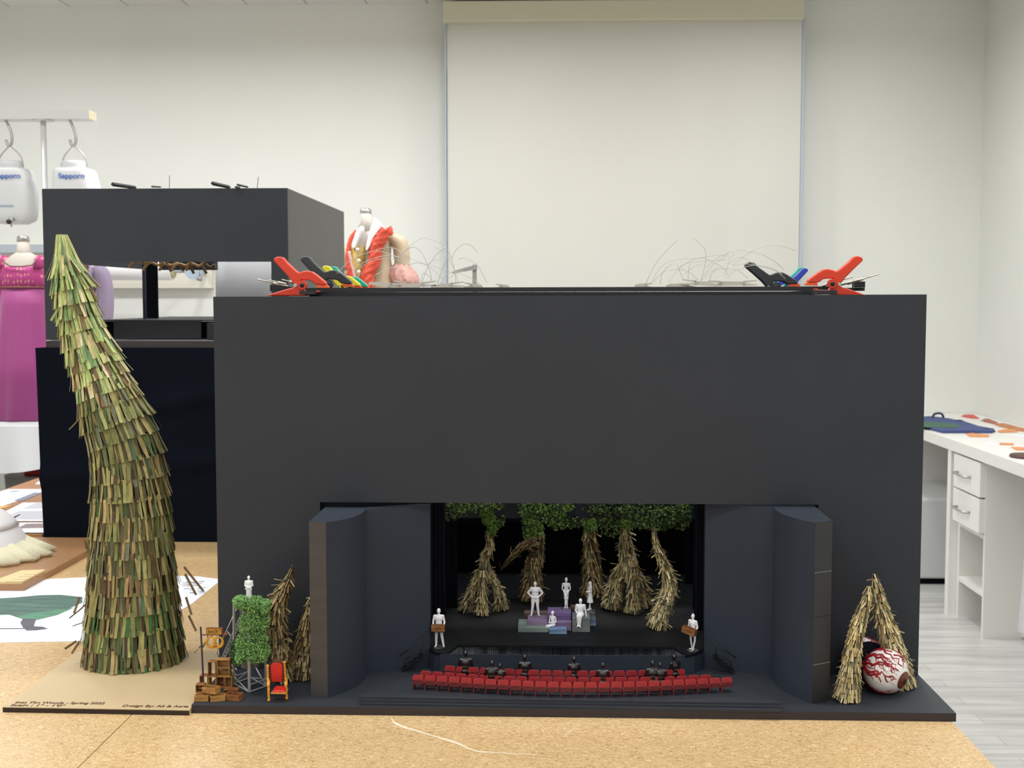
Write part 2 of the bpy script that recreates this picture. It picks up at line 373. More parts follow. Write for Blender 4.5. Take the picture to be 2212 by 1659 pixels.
WL = mat('worn_edge', rgb(120, 124, 120), .6)
mb = MB()
for z in zs[1:4:2]: mb.hexa([(q1.x, q1.y-.002, z-.0005), (q2.x, q2.y-.002, z-.0005), (q2.x, q2.y-.001, z-.0005), (q1.x, q1.y-.001, z-.0005), (q1.x, q1.y-.002, z+.0005), (q2.x, q2.y-.002, z+.0005), (q2.x, q2.y-.001, z+.0005), (q1.x, q1.y-.001, z+.0005)])
mb.build('worn_seam', WL, th)
# proscenium
Yp = p4.y+.012; xpl = p4.x; xpr = q4.x
for xa__, xb__ in ((XA+.006, xpl), (xpr, XB-.006)): MB().box(xa__, xb__, Yp, Yp+.012, Tp, 1.25).build('proscenium_wall', BLU, th)
# stage deck
Zs = .799
FRONT = [(925, 1397), (930, 1404), (938, 1409.5), (950, 1412.5), (1039, 1414), (1240, 1416.5), (1400, 1416.5), (1473, 1416), (1500, 1413), (1514, 1408), (1522, 1401)]
fr = [on(x, y, Zs) for x, y in FRONT]
PITF = [(966, 1411), (1100, 1412.5), (1240, 1413.8), (1380, 1414.5), (1480, 1414)]
PITB = [(1448, 1394), (1400, 1388.5), (1330, 1384.5), (1223, 1382.5), (1120, 1384), (1050, 1387), (994, 1391)]
pf = [on(x, y, Zs) for x, y in PITF]; pb = [on(x, y, Zs) for x, y in PITB]
DECK = mat('stage_deck_black', rgb(13, 15, 19), .65, var=.2, scale=12, bump=.1, bscale=80, spec=.25)
# deck outline split into left, right, back pieces around the pit
yb_ = 2.99
mb = MB()
L0 = (xpl, fr[0].y+.004); R0 = (xpr, fr[-1].y+.004)
def P2_(l): return [(p.x, p.y) for p in l]
left = P2_(fr[:5])+[(pf[0].x, pf[0].y)]
mb.prism([L0]+P2_(fr[:4])+[(pf[0].x, fr[3].y+.0006), (pf[0].x, pf[0].y), (pb[-1].x, pb[-1].y), (pb[-1].x, pb[-1].y+.01), (xpl, pb[-1].y+.01)], Zs-.004, Zs)
mb.prism([(pf[-1].x, fr[7].y)]+P2_(fr[8:])+[R0, (xpr, pb[0].y+.01), (pb[0].x, pb[0].y+.01), (pb[0].x, pb[0].y), (pf[-1].x, pf[-1].y)], Zs-.004, Zs)
mb.prism(P2_(pb[::-1])+[(pb[0].x, pb[0].y+.01), (xpr, pb[0].y+.01), (xpr, yb_-.15), (xpl, yb_-.15), (xpl, pb[-1].y+.01), (pb[-1].x, pb[-1].y+.01)], Zs-.004, Zs)
mb.box(XA+.006, XB-.006, Yp+.012, yb_-.13, Zs-.0045, Zs-.0005)
mb.build('stage_deck', DECK, th)
mb = MB()   # front apron wall
for i in range(len(fr)-1):
    a, b_ = fr[i], fr[i+1]; c_, d_ = a+Vector((0, .003, 0)), b_+Vector((0, .003, 0))
    mb.hexa([(a.x, a.y, Tp), (b_.x, b_.y, Tp), (d_.x, d_.y, Tp), (c_.x, c_.y, Tp), (a.x, a.y, Zs), (b_.x, b_.y, Zs), (d_.x, d_.y, Zs), (c_.x, c_.y, Zs)])
mb.build('apron_wall', BLU, th)
mb = MB(); rp = [pf[0]]+pb[::-1]+[pf[-1]]   # ribbed pit curtain
for i in range(len(rp)-1):
    a, b_ = rp[i], rp[i+1]; n_ = max(2, int((b_-a).length/.0035))
    for k in range(n_):
        u = a.lerp(b_, k/n_); v = a.lerp(b_, (k+.72)/n_)
        mb.hexa([(u.x, u.y, Tp), (v.x, v.y+.0006, Tp), (v.x, v.y+.003, Tp), (u.x, u.y+.003, Tp), (u.x, u.y, Zs-.0008), (v.x, v.y+.0006, Zs-.0008), (v.x, v.y+.003, Zs-.0008), (u.x, u.y+.003, Zs-.0008)])
mb.build('pit_lining', mat('pit_ribs_painted_sheen', rgb(112, 114, 120), .3, var=.7, scale=60, stretch=(1, 1, .02)), th)  # black gloss ribs; the light they catch is put into this grey
mb = MB()
for px in (1212, 1219): a = on(px, 1384, Zs); mb.box(a.x-.0012, a.x+.0012, a.y-.006, a.y-.002, Tp, Zs-.002)
mb.build('pit_post', BLK, th)
# curtains and borders inside
def curtain(px0, px1, Y, z0, z1, m=VEL):
    mb = MB(); x0 = X_(px0, Y); x1 = X_(px1, Y); n_ = 24; f = []; g = []
    for i in range(n_+1):
        f.append((lerp(x0, x1, i/n_), Y+.0025*math.sin(i*1.9)))
    g = [(x, y+.003) for x, y in f[::-1]]
    mb.prism(f+g, z0, z1, True); return mb
LEG = mat('leg_velvet', rgb(24, 28, 38), .9, spec=.15)
for a, b_, Y in ((900, 962, 2.36), (880, 988, 2.52), (880, 985, 2.75)): curtain(a, b_, Y, Zs, 1.3, LEG).build('side_curtain', LEG, th)
for a, b_, Y in ((1500, 1560, 2.36), (1497, 1600, 2.52), (1480, 1570, 2.75)): curtain(a, b_, Y, Zs, 1.3, LEG).build('side_curtain', LEG, th)
MB().box(X_(940, 2.5), X_(1510, 2.5), 2.50, 2.506, Z_(1120, 2.5), 1.25).build('border', BLU, th)
MB().box(X_(940, 2.8), X_(1510, 2.8), 2.80, 2.806, Z_(1130, 2.8), 1.2).build('border', VEL, th)
curtain(930, 1500, 2.93, Tp, 1.3).build('backdrop', VEL, th)
# rear low platform edge behind the stage
# audience floor layers
mb = MB()
def sheet(pts, z0, z1): mb.prism([tuple(on(x, y, z1)[:2]) for x, y in pts], z0, z1)
sheet([(777, 1519), (1240, 1526.5), (1690, 1534), (1690, 1527), (1592, 1494), (1300, 1480), (1000, 1472), (860, 1466)], Tp, Tp+.0035)
sheet([(776, 1512), (1240, 1519), (1690, 1526), (1682, 1517), (1592, 1490), (1240, 1470), (870, 1462)], Tp+.0035, Tp+.007)
sheet([(776, 1505), (946, 1508), (1240, 1513), (1690, 1519), (1660, 1507), (1600, 1482), (1240, 1462), (880, 1462), (800, 1490)], Tp+.007, Tp+.0105)
mb.build('audience_floor', BLK, th)
Za = Tp+.0105
# stage stairs
for sgn, (fx, fy), (tx, ty) in ((-1, (868, 1452), (918, 1404)), (1, (1585, 1457), (1535, 1405))):
    a = on(fx, fy, Tp); b_ = on(tx, ty, Zs); b_.z = Zs
    b_ = Vector((b_.x, a.y+.006, Zs)); d = Vector((b_.x-a.x, b_.y-a.y, 0)); w_ = Vector((-d.y, d.x, 0)).normalized()*.024*(-sgn)
    if w_.y < 0: w_ = -w_
    stm = MB()
    for k in range(4):
        c0 = a+d*(k/4+.02); c1 = a+d*((k+1)/4); z = Tp+(k+1)*.007
        stm.hexa([(c0.x, c0.y, z-.0012), (c1.x, c1.y, z-.0012), (c1.x+w_.x, c1.y+w_.y, z-.0012), (c0.x+w_.x, c0.y+w_.y, z-.0012), (c0.x, c0.y, z), (c1.x, c1.y, z), (c1.x+w_.x, c1.y+w_.y, z), (c0.x+w_.x, c0.y+w_.y, z)] if sgn < 0 else
                 [(c1.x, c1.y, z-.0012), (c0.x, c0.y, z-.0012), (c0.x+w_.x, c0.y+w_.y, z-.0012), (c1.x+w_.x, c1.y+w_.y, z-.0012), (c1.x, c1.y, z), (c0.x, c0.y, z), (c0.x+w_.x, c0.y+w_.y, z), (c1.x+w_.x, c1.y+w_.y, z)])
    st = stm.build('stair', GLOSSBLK, th)
    for off in (Vector((0, 0, 0)), w_):
        m2 = MB(); m2.tube([a+off+Vector((0, 0, .0015)), a+d+off+Vector((0, 0, .028))], .0013, 4, smooth=False)
        m2.tube([a+off+Vector((0, 0, .0012)), a+d+off+Vector((0, 0, .0025))], .0007, 4, smooth=False)
        m2.build('stringer', GLOSSBLK, st)
        m3 = MB(); top = Vector((0, 0, .034))
        for k in (.12, .85): m3.tube([a+d*k+off+Vector((0, 0, .003+.025*k)), a+d*k+off+Vector((0, 0, .025*k))+top], .0008, 6)
        m3.tube([a-d*.1+off+top+Vector((0, 0, -.004)), a+d*1.0+off+top+Vector((0, 0, .026))], .0009, 6)
        m3.tube([a+d*.12+off+top*.55+Vector((0, 0, .003)), a+d*.85+off+top*.55+Vector((0, 0, .022))], .0006, 6)
        m3.build('handrail', GLOSSBLK, st)
ROW[0] = 1340
# ------------------------------------------------------------------ thatched trees
STRAW = mat('dried_straw', (1, 1, 1, 1), .6, attr='Col', var=.22, scale=160, stretch=(1, 1, .25), spec=.3)
COREB = mat('dark_brown_core', rgb(70, 52, 36), .9, var=.2, scale=40)
PAL_BIG = [(rgb(148, 140, 88), 6), (rgb(176, 156, 108), 4), (rgb(120, 122, 74), 5), (rgb(86, 108, 70), 2), (rgb(112, 118, 98), 2), (rgb(92, 76, 54), 3), (rgb(160, 158, 100), 4), (rgb(132, 106, 74), 2)]
PAL_TOP = [(rgb(182, 190, 122), 5), (rgb(200, 184, 132), 4), (rgb(150, 168, 100), 4), (rgb(120, 150, 100), 2), (rgb(128, 100, 70), 3), (rgb(214, 200, 160), 2)]
PAL_S = [(rgb(200, 180, 130), 5), (rgb(220, 202, 154), 4), (rgb(170, 148, 102), 4), (rgb(116, 118, 92), 2), (rgb(104, 86, 60), 2), (rgb(236, 220, 170), 3), (rgb(96, 102, 98), 1)]
PAL_D = [(rgb(170, 148, 104), 5), (rgb(192, 170, 122), 3), (rgb(120, 98, 64), 4), (rgb(84, 84, 66), 2), (rgb(78, 60, 40), 3), (rgb(176, 158, 110), 2)]
def pick(rng, pal):
    t = sum(w_ for _, w_ in pal)*rng.random()
    for c, w_ in pal:
        t -= w_
        if t <= 0: k = rng.uniform(.85, 1.15); return (c[0]*k, c[1]*k, c[2]*k, 1)
    return pal[0][0]
def axis(pts, k=8):          # pts: (Vector, radius) from tip to base
    P = smoothpts([p for p, r in pts], k); R_ = []
    n = len(pts)-1
    for i in range(len(P)):
        t = i/k; j = min(int(t), n-1); R_.append(lerp(pts[j][1], pts[j+1][1], t-j))
    S = [0]
    for i in range(1, len(P)): S.append(S[-1]+(P[i]-P[i-1]).length)
    return P, R_, S
def sample(ax, s):
    P, R_, S = ax; s = max(0, min(S[-1]-1e-9, s))
    for i in range(len(S)-1):
        if s <= S[i+1]:
            t = (s-S[i])/max(1e-9, S[i+1]-S[i]); T_ = (P[i+1]-P[i]).normalized()
            return P[i].lerp(P[i+1], t), lerp(R_[i], R_[i+1], t), T_, (R_[i+1]-R_[i])/max(1e-6, S[i+1]-S[i])
def strip(mb, base, d, rad, L, wd, curl, rng, col, th_=.0004):
    W = d.cross(rad)
    if W.length < 1e-5: return
    W.normalize(); p = base; pts = [p]; dd = d.copy()
    for k in range(2):
        p = p+dd*(L/2); pts.append(p); dd = (dd+rad*curl).normalized()
    vs = []
    for i, p in enumerate(pts):
        ww = W*wd*.5*(1 if i < 2 else .92); nn_ = W.cross(d)*th_
        vs += [p-ww, p+ww, p+ww+nn_, p-ww+nn_]
    fs = [(0, 1, 2, 3)]
    for i in range(2):
        a = i*4; fs += [(a, a+4, a+5, a+1), (a+1, a+5, a+6, a+2), (a+2, a+6, a+7, a+3), (a+3, a+7, a+4, a)]
    fs.append((8, 11, 10, 9)); mb.cc = col; mb.add(vs, fs, False)
def row(mb, ax, s, n, L, wd, rng, pal, flare=.12, wild=.05, jit=.12, slot=None, green=None, blk=.25, sj=.05):
    c, r, T_, slope = sample(ax, s)
    A = T_.cross(Vector((0, 1, 0)));
    if A.length < .1: A = T_.cross(Vector((1, 0, 0)))
    A.normalize(); B = T_.cross(A); lj = 0; off = rng.random()*6
    for k in range(n):
        q = 2*math.pi*(k+rng.uniform(-.3, .3))/n+off
        if rng.random() < blk: lj = rng.uniform(-jit, jit)
        rad = A*math.cos(q)+B*math.sin(q); W = T_.cross(rad)
        al = flare+max(-.1, slope)+rng.gauss(0, .05); curl = rng.uniform(0, .12); sw = rng.gauss(0, .06); LL = L*(1+lj+rng.uniform(-sj, sj))
        if rng.random() < wild: al += rng.uniform(.3, .9); curl = rng.uniform(-.5, .6); sw = rng.gauss(0, .35); LL *= rng.uniform(.8, 1.2)
        d = (T_*math.cos(al)+rad*math.sin(al)+W*sw).normalized()
        strip(mb, c+rad*r*rng.uniform(.97, 1.05), d, rad, LL, wd*rng.uniform(.55, 1.25), curl, rng, pick(rng, green if (green and rng.random() < .38) else pal))
def straw_tree(name, label, cat, legs, base, seed, dens=1.0, L=.0145, wd=.0025, gap=.0088, pal=PAL_S, wild=.15, group=None, flare=.12, rs=.82):
    rng = random.Random(seed); t = thing(name, base, label, cat, group)
    core = MB(); fr_ = MB()
    for pts in legs:
        ax = axis([(p_, r_*rs) for p_, r_ in pts]); core.tube(ax[0], [max(.0008, r*.93) for r in ax[1]], 12)
        s = ax[2][-1]-L*.95; S_ = ax[2][-1]
        while s > -.001:
            c, r, T_, sl = sample(ax, max(s, 0)); n = max(5, int(2*math.pi*r/wd*.95*dens))
            row(fr_, ax, max(s, 0), n, min(L*1.05, S_-s), wd, rng, pal, flare, wild); s -= gap
    core.build('core', COREB, t); fr_.build('straw_fringe', STRAW, t, color=True); return t
# the large tree on its plywood sheet
PLYT = T+.009
ply = thing('plywood_sheet', tuple(on(210, 1535, T)), 'pale plywood sheet with engraved title lettering under the tall straw tree', 'plywood')
a = on(6, 1527, PLYT); b_ = on(415, 1534, PLYT); c_ = on(166, 1408, PLYT)
yb2 = c_.y; PLY = mat('birch_plywood', rgb(206, 182, 142), .5, var=.05, scale=4, stretch=(1, .25, 1)); PLYE = mat('burnt_ply_edge', rgb(40, 26, 20), .6)
xr2 = XA+.0080
MB().hexa([(a.x, a.y, T), (xr2, b_.y, T), (xr2, yb2, T), (a.x, yb2, T), (a.x, a.y, PLYT), (xr2, b_.y, PLYT), (xr2, yb2, PLYT), (a.x, yb2, PLYT)]).build('board', PLY, ply)
MB().hexa([(a.x, a.y-.0008, T), (xr2, b_.y-.0008, T), (xr2, b_.y, T), (a.x, a.y, T), (a.x, a.y-.0008, PLYT-.0012), (xr2, b_.y-.0008, PLYT-.0012), (xr2, b_.y, PLYT-.0012), (a.x, a.y, PLYT-.0012)]).build('burnt_edge', PLYE, ply)
ENG = mat('engraving_brown', rgb(84, 48, 34), .8)
def floor_text(s, px0, px1, py, size, m, z, par):
    p = on(px0, py, z); q = on(px1, py, z)
    text(s, size, m, par, Matrix.Translation((p.x, p.y, z)), .00015, .0004, fit=q.x-p.x)
floor_text("Into The Woods - Spring 2022", 31, 226, 1519.3, .0145, ENG, PLYT+.0001, ply)
floor_text("Scale : 1'' - 1'0''", 21, 139, 1525.3, .0145, ENG, PLYT+.0001, ply)
floor_text("Design By: Ali & Atria", 263, 407, 1526.8, .0150, ENG, PLYT+.0001, ply)
Yt = 2.262
BT = [(508, 122, 145), (540, 118, 152), (600, 113, 188), (700, 128, 222), (800, 152, 272), (880, 165, 318), (960, 186, 350), (1060, 192, 368), (1160, 190, 378), (1260, 184, 388), (1360, 176, 400), (1440, 172, 410), (1463, 170, 414)]
pts = []
for y, l, r in BT:
    y_ = y if y < 1460 else 1449
    p = at((l+r)/2, y_, Yt); pts.append((p, (r-l)/2*Yt/FPX*.90))
pts[-1] = (Vector((pts[-1][0].x, Yt, PLYT+.001)), pts[-1][1])
rng = random.Random(5); big = thing('straw_tree', tuple(pts[-1][0]), 'tall leaning tree of layered green-painted straw strips standing on the plywood sheet', 'model tree')
ax = axis(pts); mb = MB(); mb.tube(ax[0], [r*.93 for r in ax[1]], 28); mb.build('core', COREB, big)
S_ = ax[2][-1]; s = S_-.040; i = 0; rows_ = []
while s > .012:
    rows_.append(s); s -= .0345 if s > .3 else .026
GR = [(rgb(66, 112, 62), 3), (rgb(82, 104, 62), 3), (rgb(98, 118, 70), 2)]
for i, s in enumerate(rows_):
    c, r, T_, sl = sample(ax, s); u = s/S_; mb = MB(); L_ = .043 if u > .25 else .052
    wd = .0060; n = max(10, int(2*math.pi*r/wd*1.45))
    row(mb, ax, s, n, min(L_, S_-s+.001), wd, rng, PAL_TOP if u < .32 else PAL_BIG, .05 if u > .3 else .10, .004 if u > .3 else 0, .08, green=GR if u > .82 else None, blk=.16, sj=.015)
    row(mb, ax, s-.004, int(n*.5), min(L_*.96, S_-s), wd*.8, rng, [(rgb(70, 58, 40), 2), (rgb(86, 84, 54), 2), (rgb(104, 100, 62), 1)], .0, 0, .03)
    for f in range(len(mb.c)): pass
    mb.build('straw_tier', STRAW, big, color=True)
mb = MB()
for k in range(26):   # the bound tip
    q = 2*math.pi*k/26; rr = .0095; p = pts[0][0]+Vector((math.cos(q)*rr, math.sin(q)*rr, rng.uniform(-.003, .001)))
    e = pts[2][0]+Vector((math.cos(q)*.032, math.sin(q)*.03, rng.uniform(-.02, .01)))
    strip(mb, p, (e-p).normalized(), Vector((math.cos(q), math.sin(q), 0)), (e-p).length*rng.uniform(.95, 1.3), .0058, .01, rng, pick(rng, PAL_TOP))
for q0, z_, x_ in ((0, 0, 0),):
    mb.cc = rgb(150, 152, 96); mb.lathe([(.0001, .001), (.0098, .001), (.0102, -.02), (.0095, -.03)], tuple(pts[0][0]), 14)
mb.build('bound_tip', STRAW, big, color=True)
for (x0, y0, x1, y1) in ((398, 1225, 440, 1277), (400, 1240, 424, 1285), (402, 1290, 414, 1328), (408, 1330, 424, 1363), (165, 1385, 140, 1402), (172, 1385, 155, 1412), (172, 1290, 160, 1325), (188, 1185, 184, 1167), (142, 640, 110, 693), (140, 650, 122, 705)):
    p = at(x0, y0, Yt-.02); e = at(x1, y1, Yt-.035); mb = MB(); strip(mb, p, (e-p).normalized(), Vector((0, -1, 0)), (e-p).length, .0042, 0, rng, rgb(112, 90, 62) if x0 > 150 else rgb(170, 176, 110), .001); mb.build('stray_strip', STRAW, big, color=True)
def legp(L_, Y, z0=None, zb=Zs):     # list of (px,py,halfwidth px) tip to base in plane Y
    out = []
    for x, y, h in L_: out.append((at(x, y, Y), h*Y/FPX))
    p, r = out[-1]; out[-1] = (Vector((p.x, p.y, zb+.0008)), r); return out
MOSS = mat('bright_moss', rgb(96, 132, 50), .85, attr='Col', var=.35, scale=60)
def moss(mb, rng, blobs, n, size, cols):
    for c, r in blobs:
        c = Vector(c)
        for k in range(n):
            d = Vector((rng.gauss(0, 1), rng.gauss(0, 1), rng.gauss(0, 1))).normalized()
            p = c+Vector((d.x*r[0], d.y*r[1], d.z*r[2]))*rng.uniform(.5, 1.16); sz = size*rng.uniform(.5, 1.4)
            a = Vector((rng.gauss(0, 1), rng.gauss(0, 1), rng.gauss(0, 1))).normalized(); b2 = a.orthogonal().normalized(); b2.rotate(Matrix.Rotation(rng.random()*6, 3, a)); e = a.cross(b2)
            q = rng.choice(cols); f = rng.uniform(.75, 1.25); mb.cc = (q[0]*f, q[1]*f, q[2]*f, 1)
            mb.add([p-a*sz*.2, p+b2*sz, p-b2*sz*.5+e*sz*.9, p-b2*sz*.5-e*sz*.9, p+a*sz*.6], [(0, 2, 1), (0, 3, 2), (0, 1, 3), (4, 1, 2), (4, 2, 3), (4, 3, 1)], False)
GB = [rgb(132, 170, 76), rgb(110, 150, 62), rgb(146, 182, 94), rgb(84, 118, 50)]
GD = [rgb(98, 132, 64), rgb(56, 80, 42), rgb(140, 170, 96), rgb(34, 50, 28), rgb(116, 148, 82), rgb(26, 38, 22)]
def mossblobs(L_, Y): return [(at(x, y, Y), (rx*Y/FPX, .022, ry*Y/FPX)) for x, y, rx, ry in L_]
rg = random.Random(3)
YA = on(1040, 1335, Zs).y+.02
tA = straw_tree('straw_tree', 'straw tree with three flared legs at the left of the stage', 'model tree', [
    legp([(1053, 1142, 6), (1058, 1175, 11), (1048, 1205, 13), (1046, 1235, 17)], YA+.03, zb=.86),
    legp([(1040, 1225, 8), (1033, 1245, 11), (1018, 1280, 14), (1004, 1318, 19)], YA+.028),
    legp([(1042, 1228, 9), (1043, 1260, 11), (1042, 1295, 14), (1040, 1331, 21)], YA),
    legp([(1052, 1225, 8), (1064, 1250, 12), (1078, 1285, 16), (1084, 1316, 20)], YA+.045)], tuple(at(1042, 1330, YA)), 11, rs=.66, flare=.15)
mb = MB(); moss(mb, rg, mossblobs([(1052, 1108, 16, 14), (1056, 1122, 14, 14), (1064, 1140, 11, 16)], YA+.03), 420, .0022, GB); mb.build('moss', MOSS, tA, color=True)
YBt = on(1148, 1296, Zs).y
tB = straw_tree('straw_tree', 'straw tree with one bent side branch behind the hands-on-hips figure', 'model tree', [
    legp([(1166, 1150, 11), (1163, 1180, 13), (1160, 1215, 15), (1158, 1240, 16)], YBt+.03, zb=.88),
    legp([(1152, 1195, 12), (1150, 1220, 18), (1150, 1260, 24), (1148, 1292, 30)], YBt),
    [(at(1079, 1234, YBt-.01), .001), (at(1098, 1212, YBt-.012), .004), (at(1120, 1188, YBt-.012), .0075), (at(1140, 1176, YBt), .010), (at(1156, 1182, YBt+.012), .012)]], tuple(at(1148, 1292, YBt)), 12, pal=PAL_D)
mb = MB(); moss(mb, rg, mossblobs([(1150, 1125, 16, 16), (1160, 1142, 14, 18)], YBt), 420, .0022, GB); mb.build('moss', MOSS, tB, color=True)
YCt = on(1281, 1287, Zs).y
tC = straw_tree('straw_tree', 'single straight straw trunk at the middle rear of the stage', 'model tree', [legp([(1272, 1140, 13), (1276, 1180, 17), (1279, 1225, 22), (1281, 1283, 27)], YCt)], tuple(at(1281, 1283, YCt)), 13, pal=PAL_D)
mb = MB(); moss(mb, rg, mossblobs([(1258, 1108, 16, 12), (1268, 1124, 18, 14), (1275, 1140, 14, 14)], YCt), 420, .0022, GB); mb.build('moss', MOSS, tC, color=True)
YD = on(1372, 1329, Zs).y+.02
tD = straw_tree('straw_tree', 'thick straw tree standing on two legs right of the block pile', 'model tree', [
    legp([(1350, 1140, 11), (1352, 1175, 20), (1357, 1215, 28), (1362, 1245, 28)], YD+.015, zb=.862),
    legp([(1345, 1222, 15), (1333, 1250, 22), (1325, 1282, 27), (1319, 1313, 30)], YD+.03),
    legp([(1368, 1225, 16), (1368, 1265, 19), (1368, 1300, 22), (1366, 1324, 26)], YD),
    legp([(1375, 1235, 12), (1388, 1270, 16), (1396, 1312, 18)], YD+.04)], tuple(at(1360, 1324, YD)), 14, rs=.64, flare=.15)
mb = MB(); moss(mb, rg, mossblobs([(1352, 1130, 18, 14)], YD+.015), 420, .0022, GB); mb.build('moss', MOSS, tD, color=True)
YE = on(1418, 1362, Zs).y+.018
straw_tree('straw_tree', 'slender S-curved straw tree at the right front of the stage', 'model tree', [
    legp([(1411, 1133, 2), (1415, 1165, 6), (1426, 1200, 10), (1440, 1232, 14), (1446, 1265, 17), (1438, 1295, 20), (1428, 1325, 21), (1420, 1356, 26)], YE)], tuple(at(1420, 1356, YE)), 15)
# straw cones outside the stage
Y1 = on(612, 1470, Tp).y
straw_tree('straw_tree', 'crooked straw tree leaning right beside the mossy tower', 'model tree', [
    legp([(632, 1220, 2.5), (627, 1243, 6), (612, 1275, 13), (598, 1310, 20), (597, 1350, 18), (604, 1400, 18), (612, 1455, 24)], Y1, zb=Tp)], tuple(at(612, 1455, Y1)), 21, pal=PAL_D, wild=.16, rs=1.0, flare=.17)
Y2 = on(662, 1470, Tp).y+.02
straw_tree('straw_tree', 'straw cone tree half hidden behind the left dark post', 'model tree', [
    legp([(674, 1288, 2), (668, 1330, 12), (664, 1380, 22), (660, 1430, 30), (660, 1462, 32)], Y2, zb=Tp)], tuple(at(660, 1462, Y2)), 22, pal=PAL_D, wild=.1, rs=1.0, flare=.17)
Y3 = on(1828, 1522, Tp).y+.022
straw_tree('straw_tree', 'straw arm tree, the shorter left one of the pair leaning together by the eyeballs', 'model tree', [
    legp([(1877, 1266, 2.5), (1870, 1300, 8), (1856, 1345, 13), (1845, 1390, 15), (1838, 1440, 18), (1833, 1480, 22), (1829, 1510, 27)], Y3, zb=Tp)], tuple(at(1829, 1510, Y3)), 23, pal=PAL_S, wild=.04, rs=1.0, flare=.17)
Y4 = on(1955, 1492, Tp).y+.02
straw_tree('straw_tree', 'straw arm tree, the taller right one leaning over the red-veined eyeball', 'model tree', [
    legp([(1888, 1240, 2.5), (1895, 1275, 9), (1905, 1320, 15), (1920, 1370, 20), (1936, 1420, 22), (1950, 1482, 26)], Y4, zb=Tp)], tuple(at(1950, 1482, Y4)), 24, pal=PAL_S, wild=.05, rs=1.0, flare=.17)
# hanging canopy of leaves
CAN = mat('canopy_leaf', rgb(80, 110, 60), .7, attr='Col', var=.3, scale=80)
NET = mat('dark_net', rgb(24, 32, 20), .95)
def canopy(label, blobs, Y, n, seed, cols=GD):
    r_ = random.Random(seed); t = thing('hanging_foliage', tuple(at(blobs[0][0], blobs[0][1], Y)), label, 'foliage', 'green foliage hanging above the stage')
    mb = MB(); bb = []
    for x, y, rx, ry in blobs: bb.append((at(x, y, Y), (rx*Y/FPX, .03, ry*Y/FPX)))
    moss(mb, r_, bb, int(n*.5), .0029, cols); mb.build('leaves', CAN, t, color=True)
    nb = MB()
    for c_, r2 in bb: nb.tube([c_, Vector((c_.x, c_.y, 1.457))], .0006, 5)
    nb.build('hanging_wire', NET, t)
canopy('dark green foliage drooping at the upper left corner of the stage', [(975, 1100, 28, 22), (1000, 1098, 22, 14), (1030, 1095, 24, 10), (1065, 1093, 22, 10), (960, 1095, 14, 12)], 2.46, 620, 1)
canopy('large bushy green foliage cluster above the second straw tree', [(1145, 1100, 24, 22), (1150, 1125, 22, 26), (1180, 1110, 26, 22), (1205, 1125, 24, 18), (1210, 1098, 28, 14), (1138, 1150, 8, 14)], 2.47, 700, 2, GD+GB[:2])
canopy('green foliage band over the middle of the stage', [(1240, 1128, 22, 12), (1300, 1112, 24, 22), (1320, 1138, 24, 22), (1290, 1095, 30, 12), (1335, 1098, 26, 14)], 2.50, 620, 3)
canopy('broad green foliage mass at the upper right of the stage', [(1370, 1105, 28, 20), (1410, 1105, 28, 22), (1450, 1110, 30, 24), (1470, 1120, 22, 22), (1425, 1132, 26, 14), (1385, 1128, 24, 12), (1475, 1100, 20, 16)], 2.45, 640, 4)
canopy('small sparse sprig of foliage between the two left clusters', [(1075, 1130, 12, 10), (1086, 1120, 6, 8)], 2.50, 200, 5)
# ------------------------------------------------------------------ platforms on the stage
def paint(name, c, c2): return mat(name, c, .55, col2=c2, scale=22, stretch=(.5, 2, 5))
PG = paint('grey_green_wash', rgb(96, 108, 106), rgb(138, 150, 142)); PP = paint('purple_wash', rgb(92, 72, 122), rgb(130, 106, 156))
PL = paint('lilac_wash', rgb(112, 90, 126), rgb(156, 134, 164)); PB = paint('blue_wash', rgb(84, 112, 150), rgb(138, 164, 190))
PR = paint('brown_wash', rgb(60, 42, 40), rgb(92, 66, 58)); PY = paint('grey_wash', rgb(92, 96, 98), rgb(136, 140, 138))
def block(label, m, px0, px1, Y0, Y1, z0, z1):
    x0 = X_(px0, Y0); x1 = X_(px1, Y0)
    o = MB().box(x0, x1, Y0, Y1, z0, z1).build('stage_block', m, bevel=.0006); return tag(o, label, 'stage block', 'painted blocks piled on the stage')
block('wide low grey-green block at the left front of the pile', PG, 1118.9, 1185, 2.3325, 2.3955, Zs, .8084)
block('lilac block under the hands-on-hips figure', PL, 1139.3, 1182.6, 2.3495, 2.3935, .8084, .8185)
block('dark brown block peeking behind the lilac block', PR, 1132, 1190, 2.3975, 2.4215, Zs, .8199)
block('tall purple block under the woman with clasped hands', PP, 1183, 1233.3, 2.3580, 2.3965, Zs, .8327)
block('low lilac step in front of the tall purple block', PL, 1198, 1234.5, 2.3475, 2.3575, Zs, .8169)
block('small light blue block at the front of the pile', PB, 1186, 1224.6, 2.3225, 2.3460, Zs, .8076)
block('large grey block under the seated figure at the right front', PY, 1236.3, 1274.6, 2.3385, 2.3835, Zs, .8269)
block('grey block under the girl in the skirt', PY, 1264, 1285, 2.3855, 2.4075, .812, .8255)
block('pale blue block at the right end of the pile', PB, 1262, 1287.5, 2.3845, 2.4095, Zs, .812)
block('brown block behind the large grey block', PR, 1233, 1256, 2.3985, 2.4185, Zs, .8326)
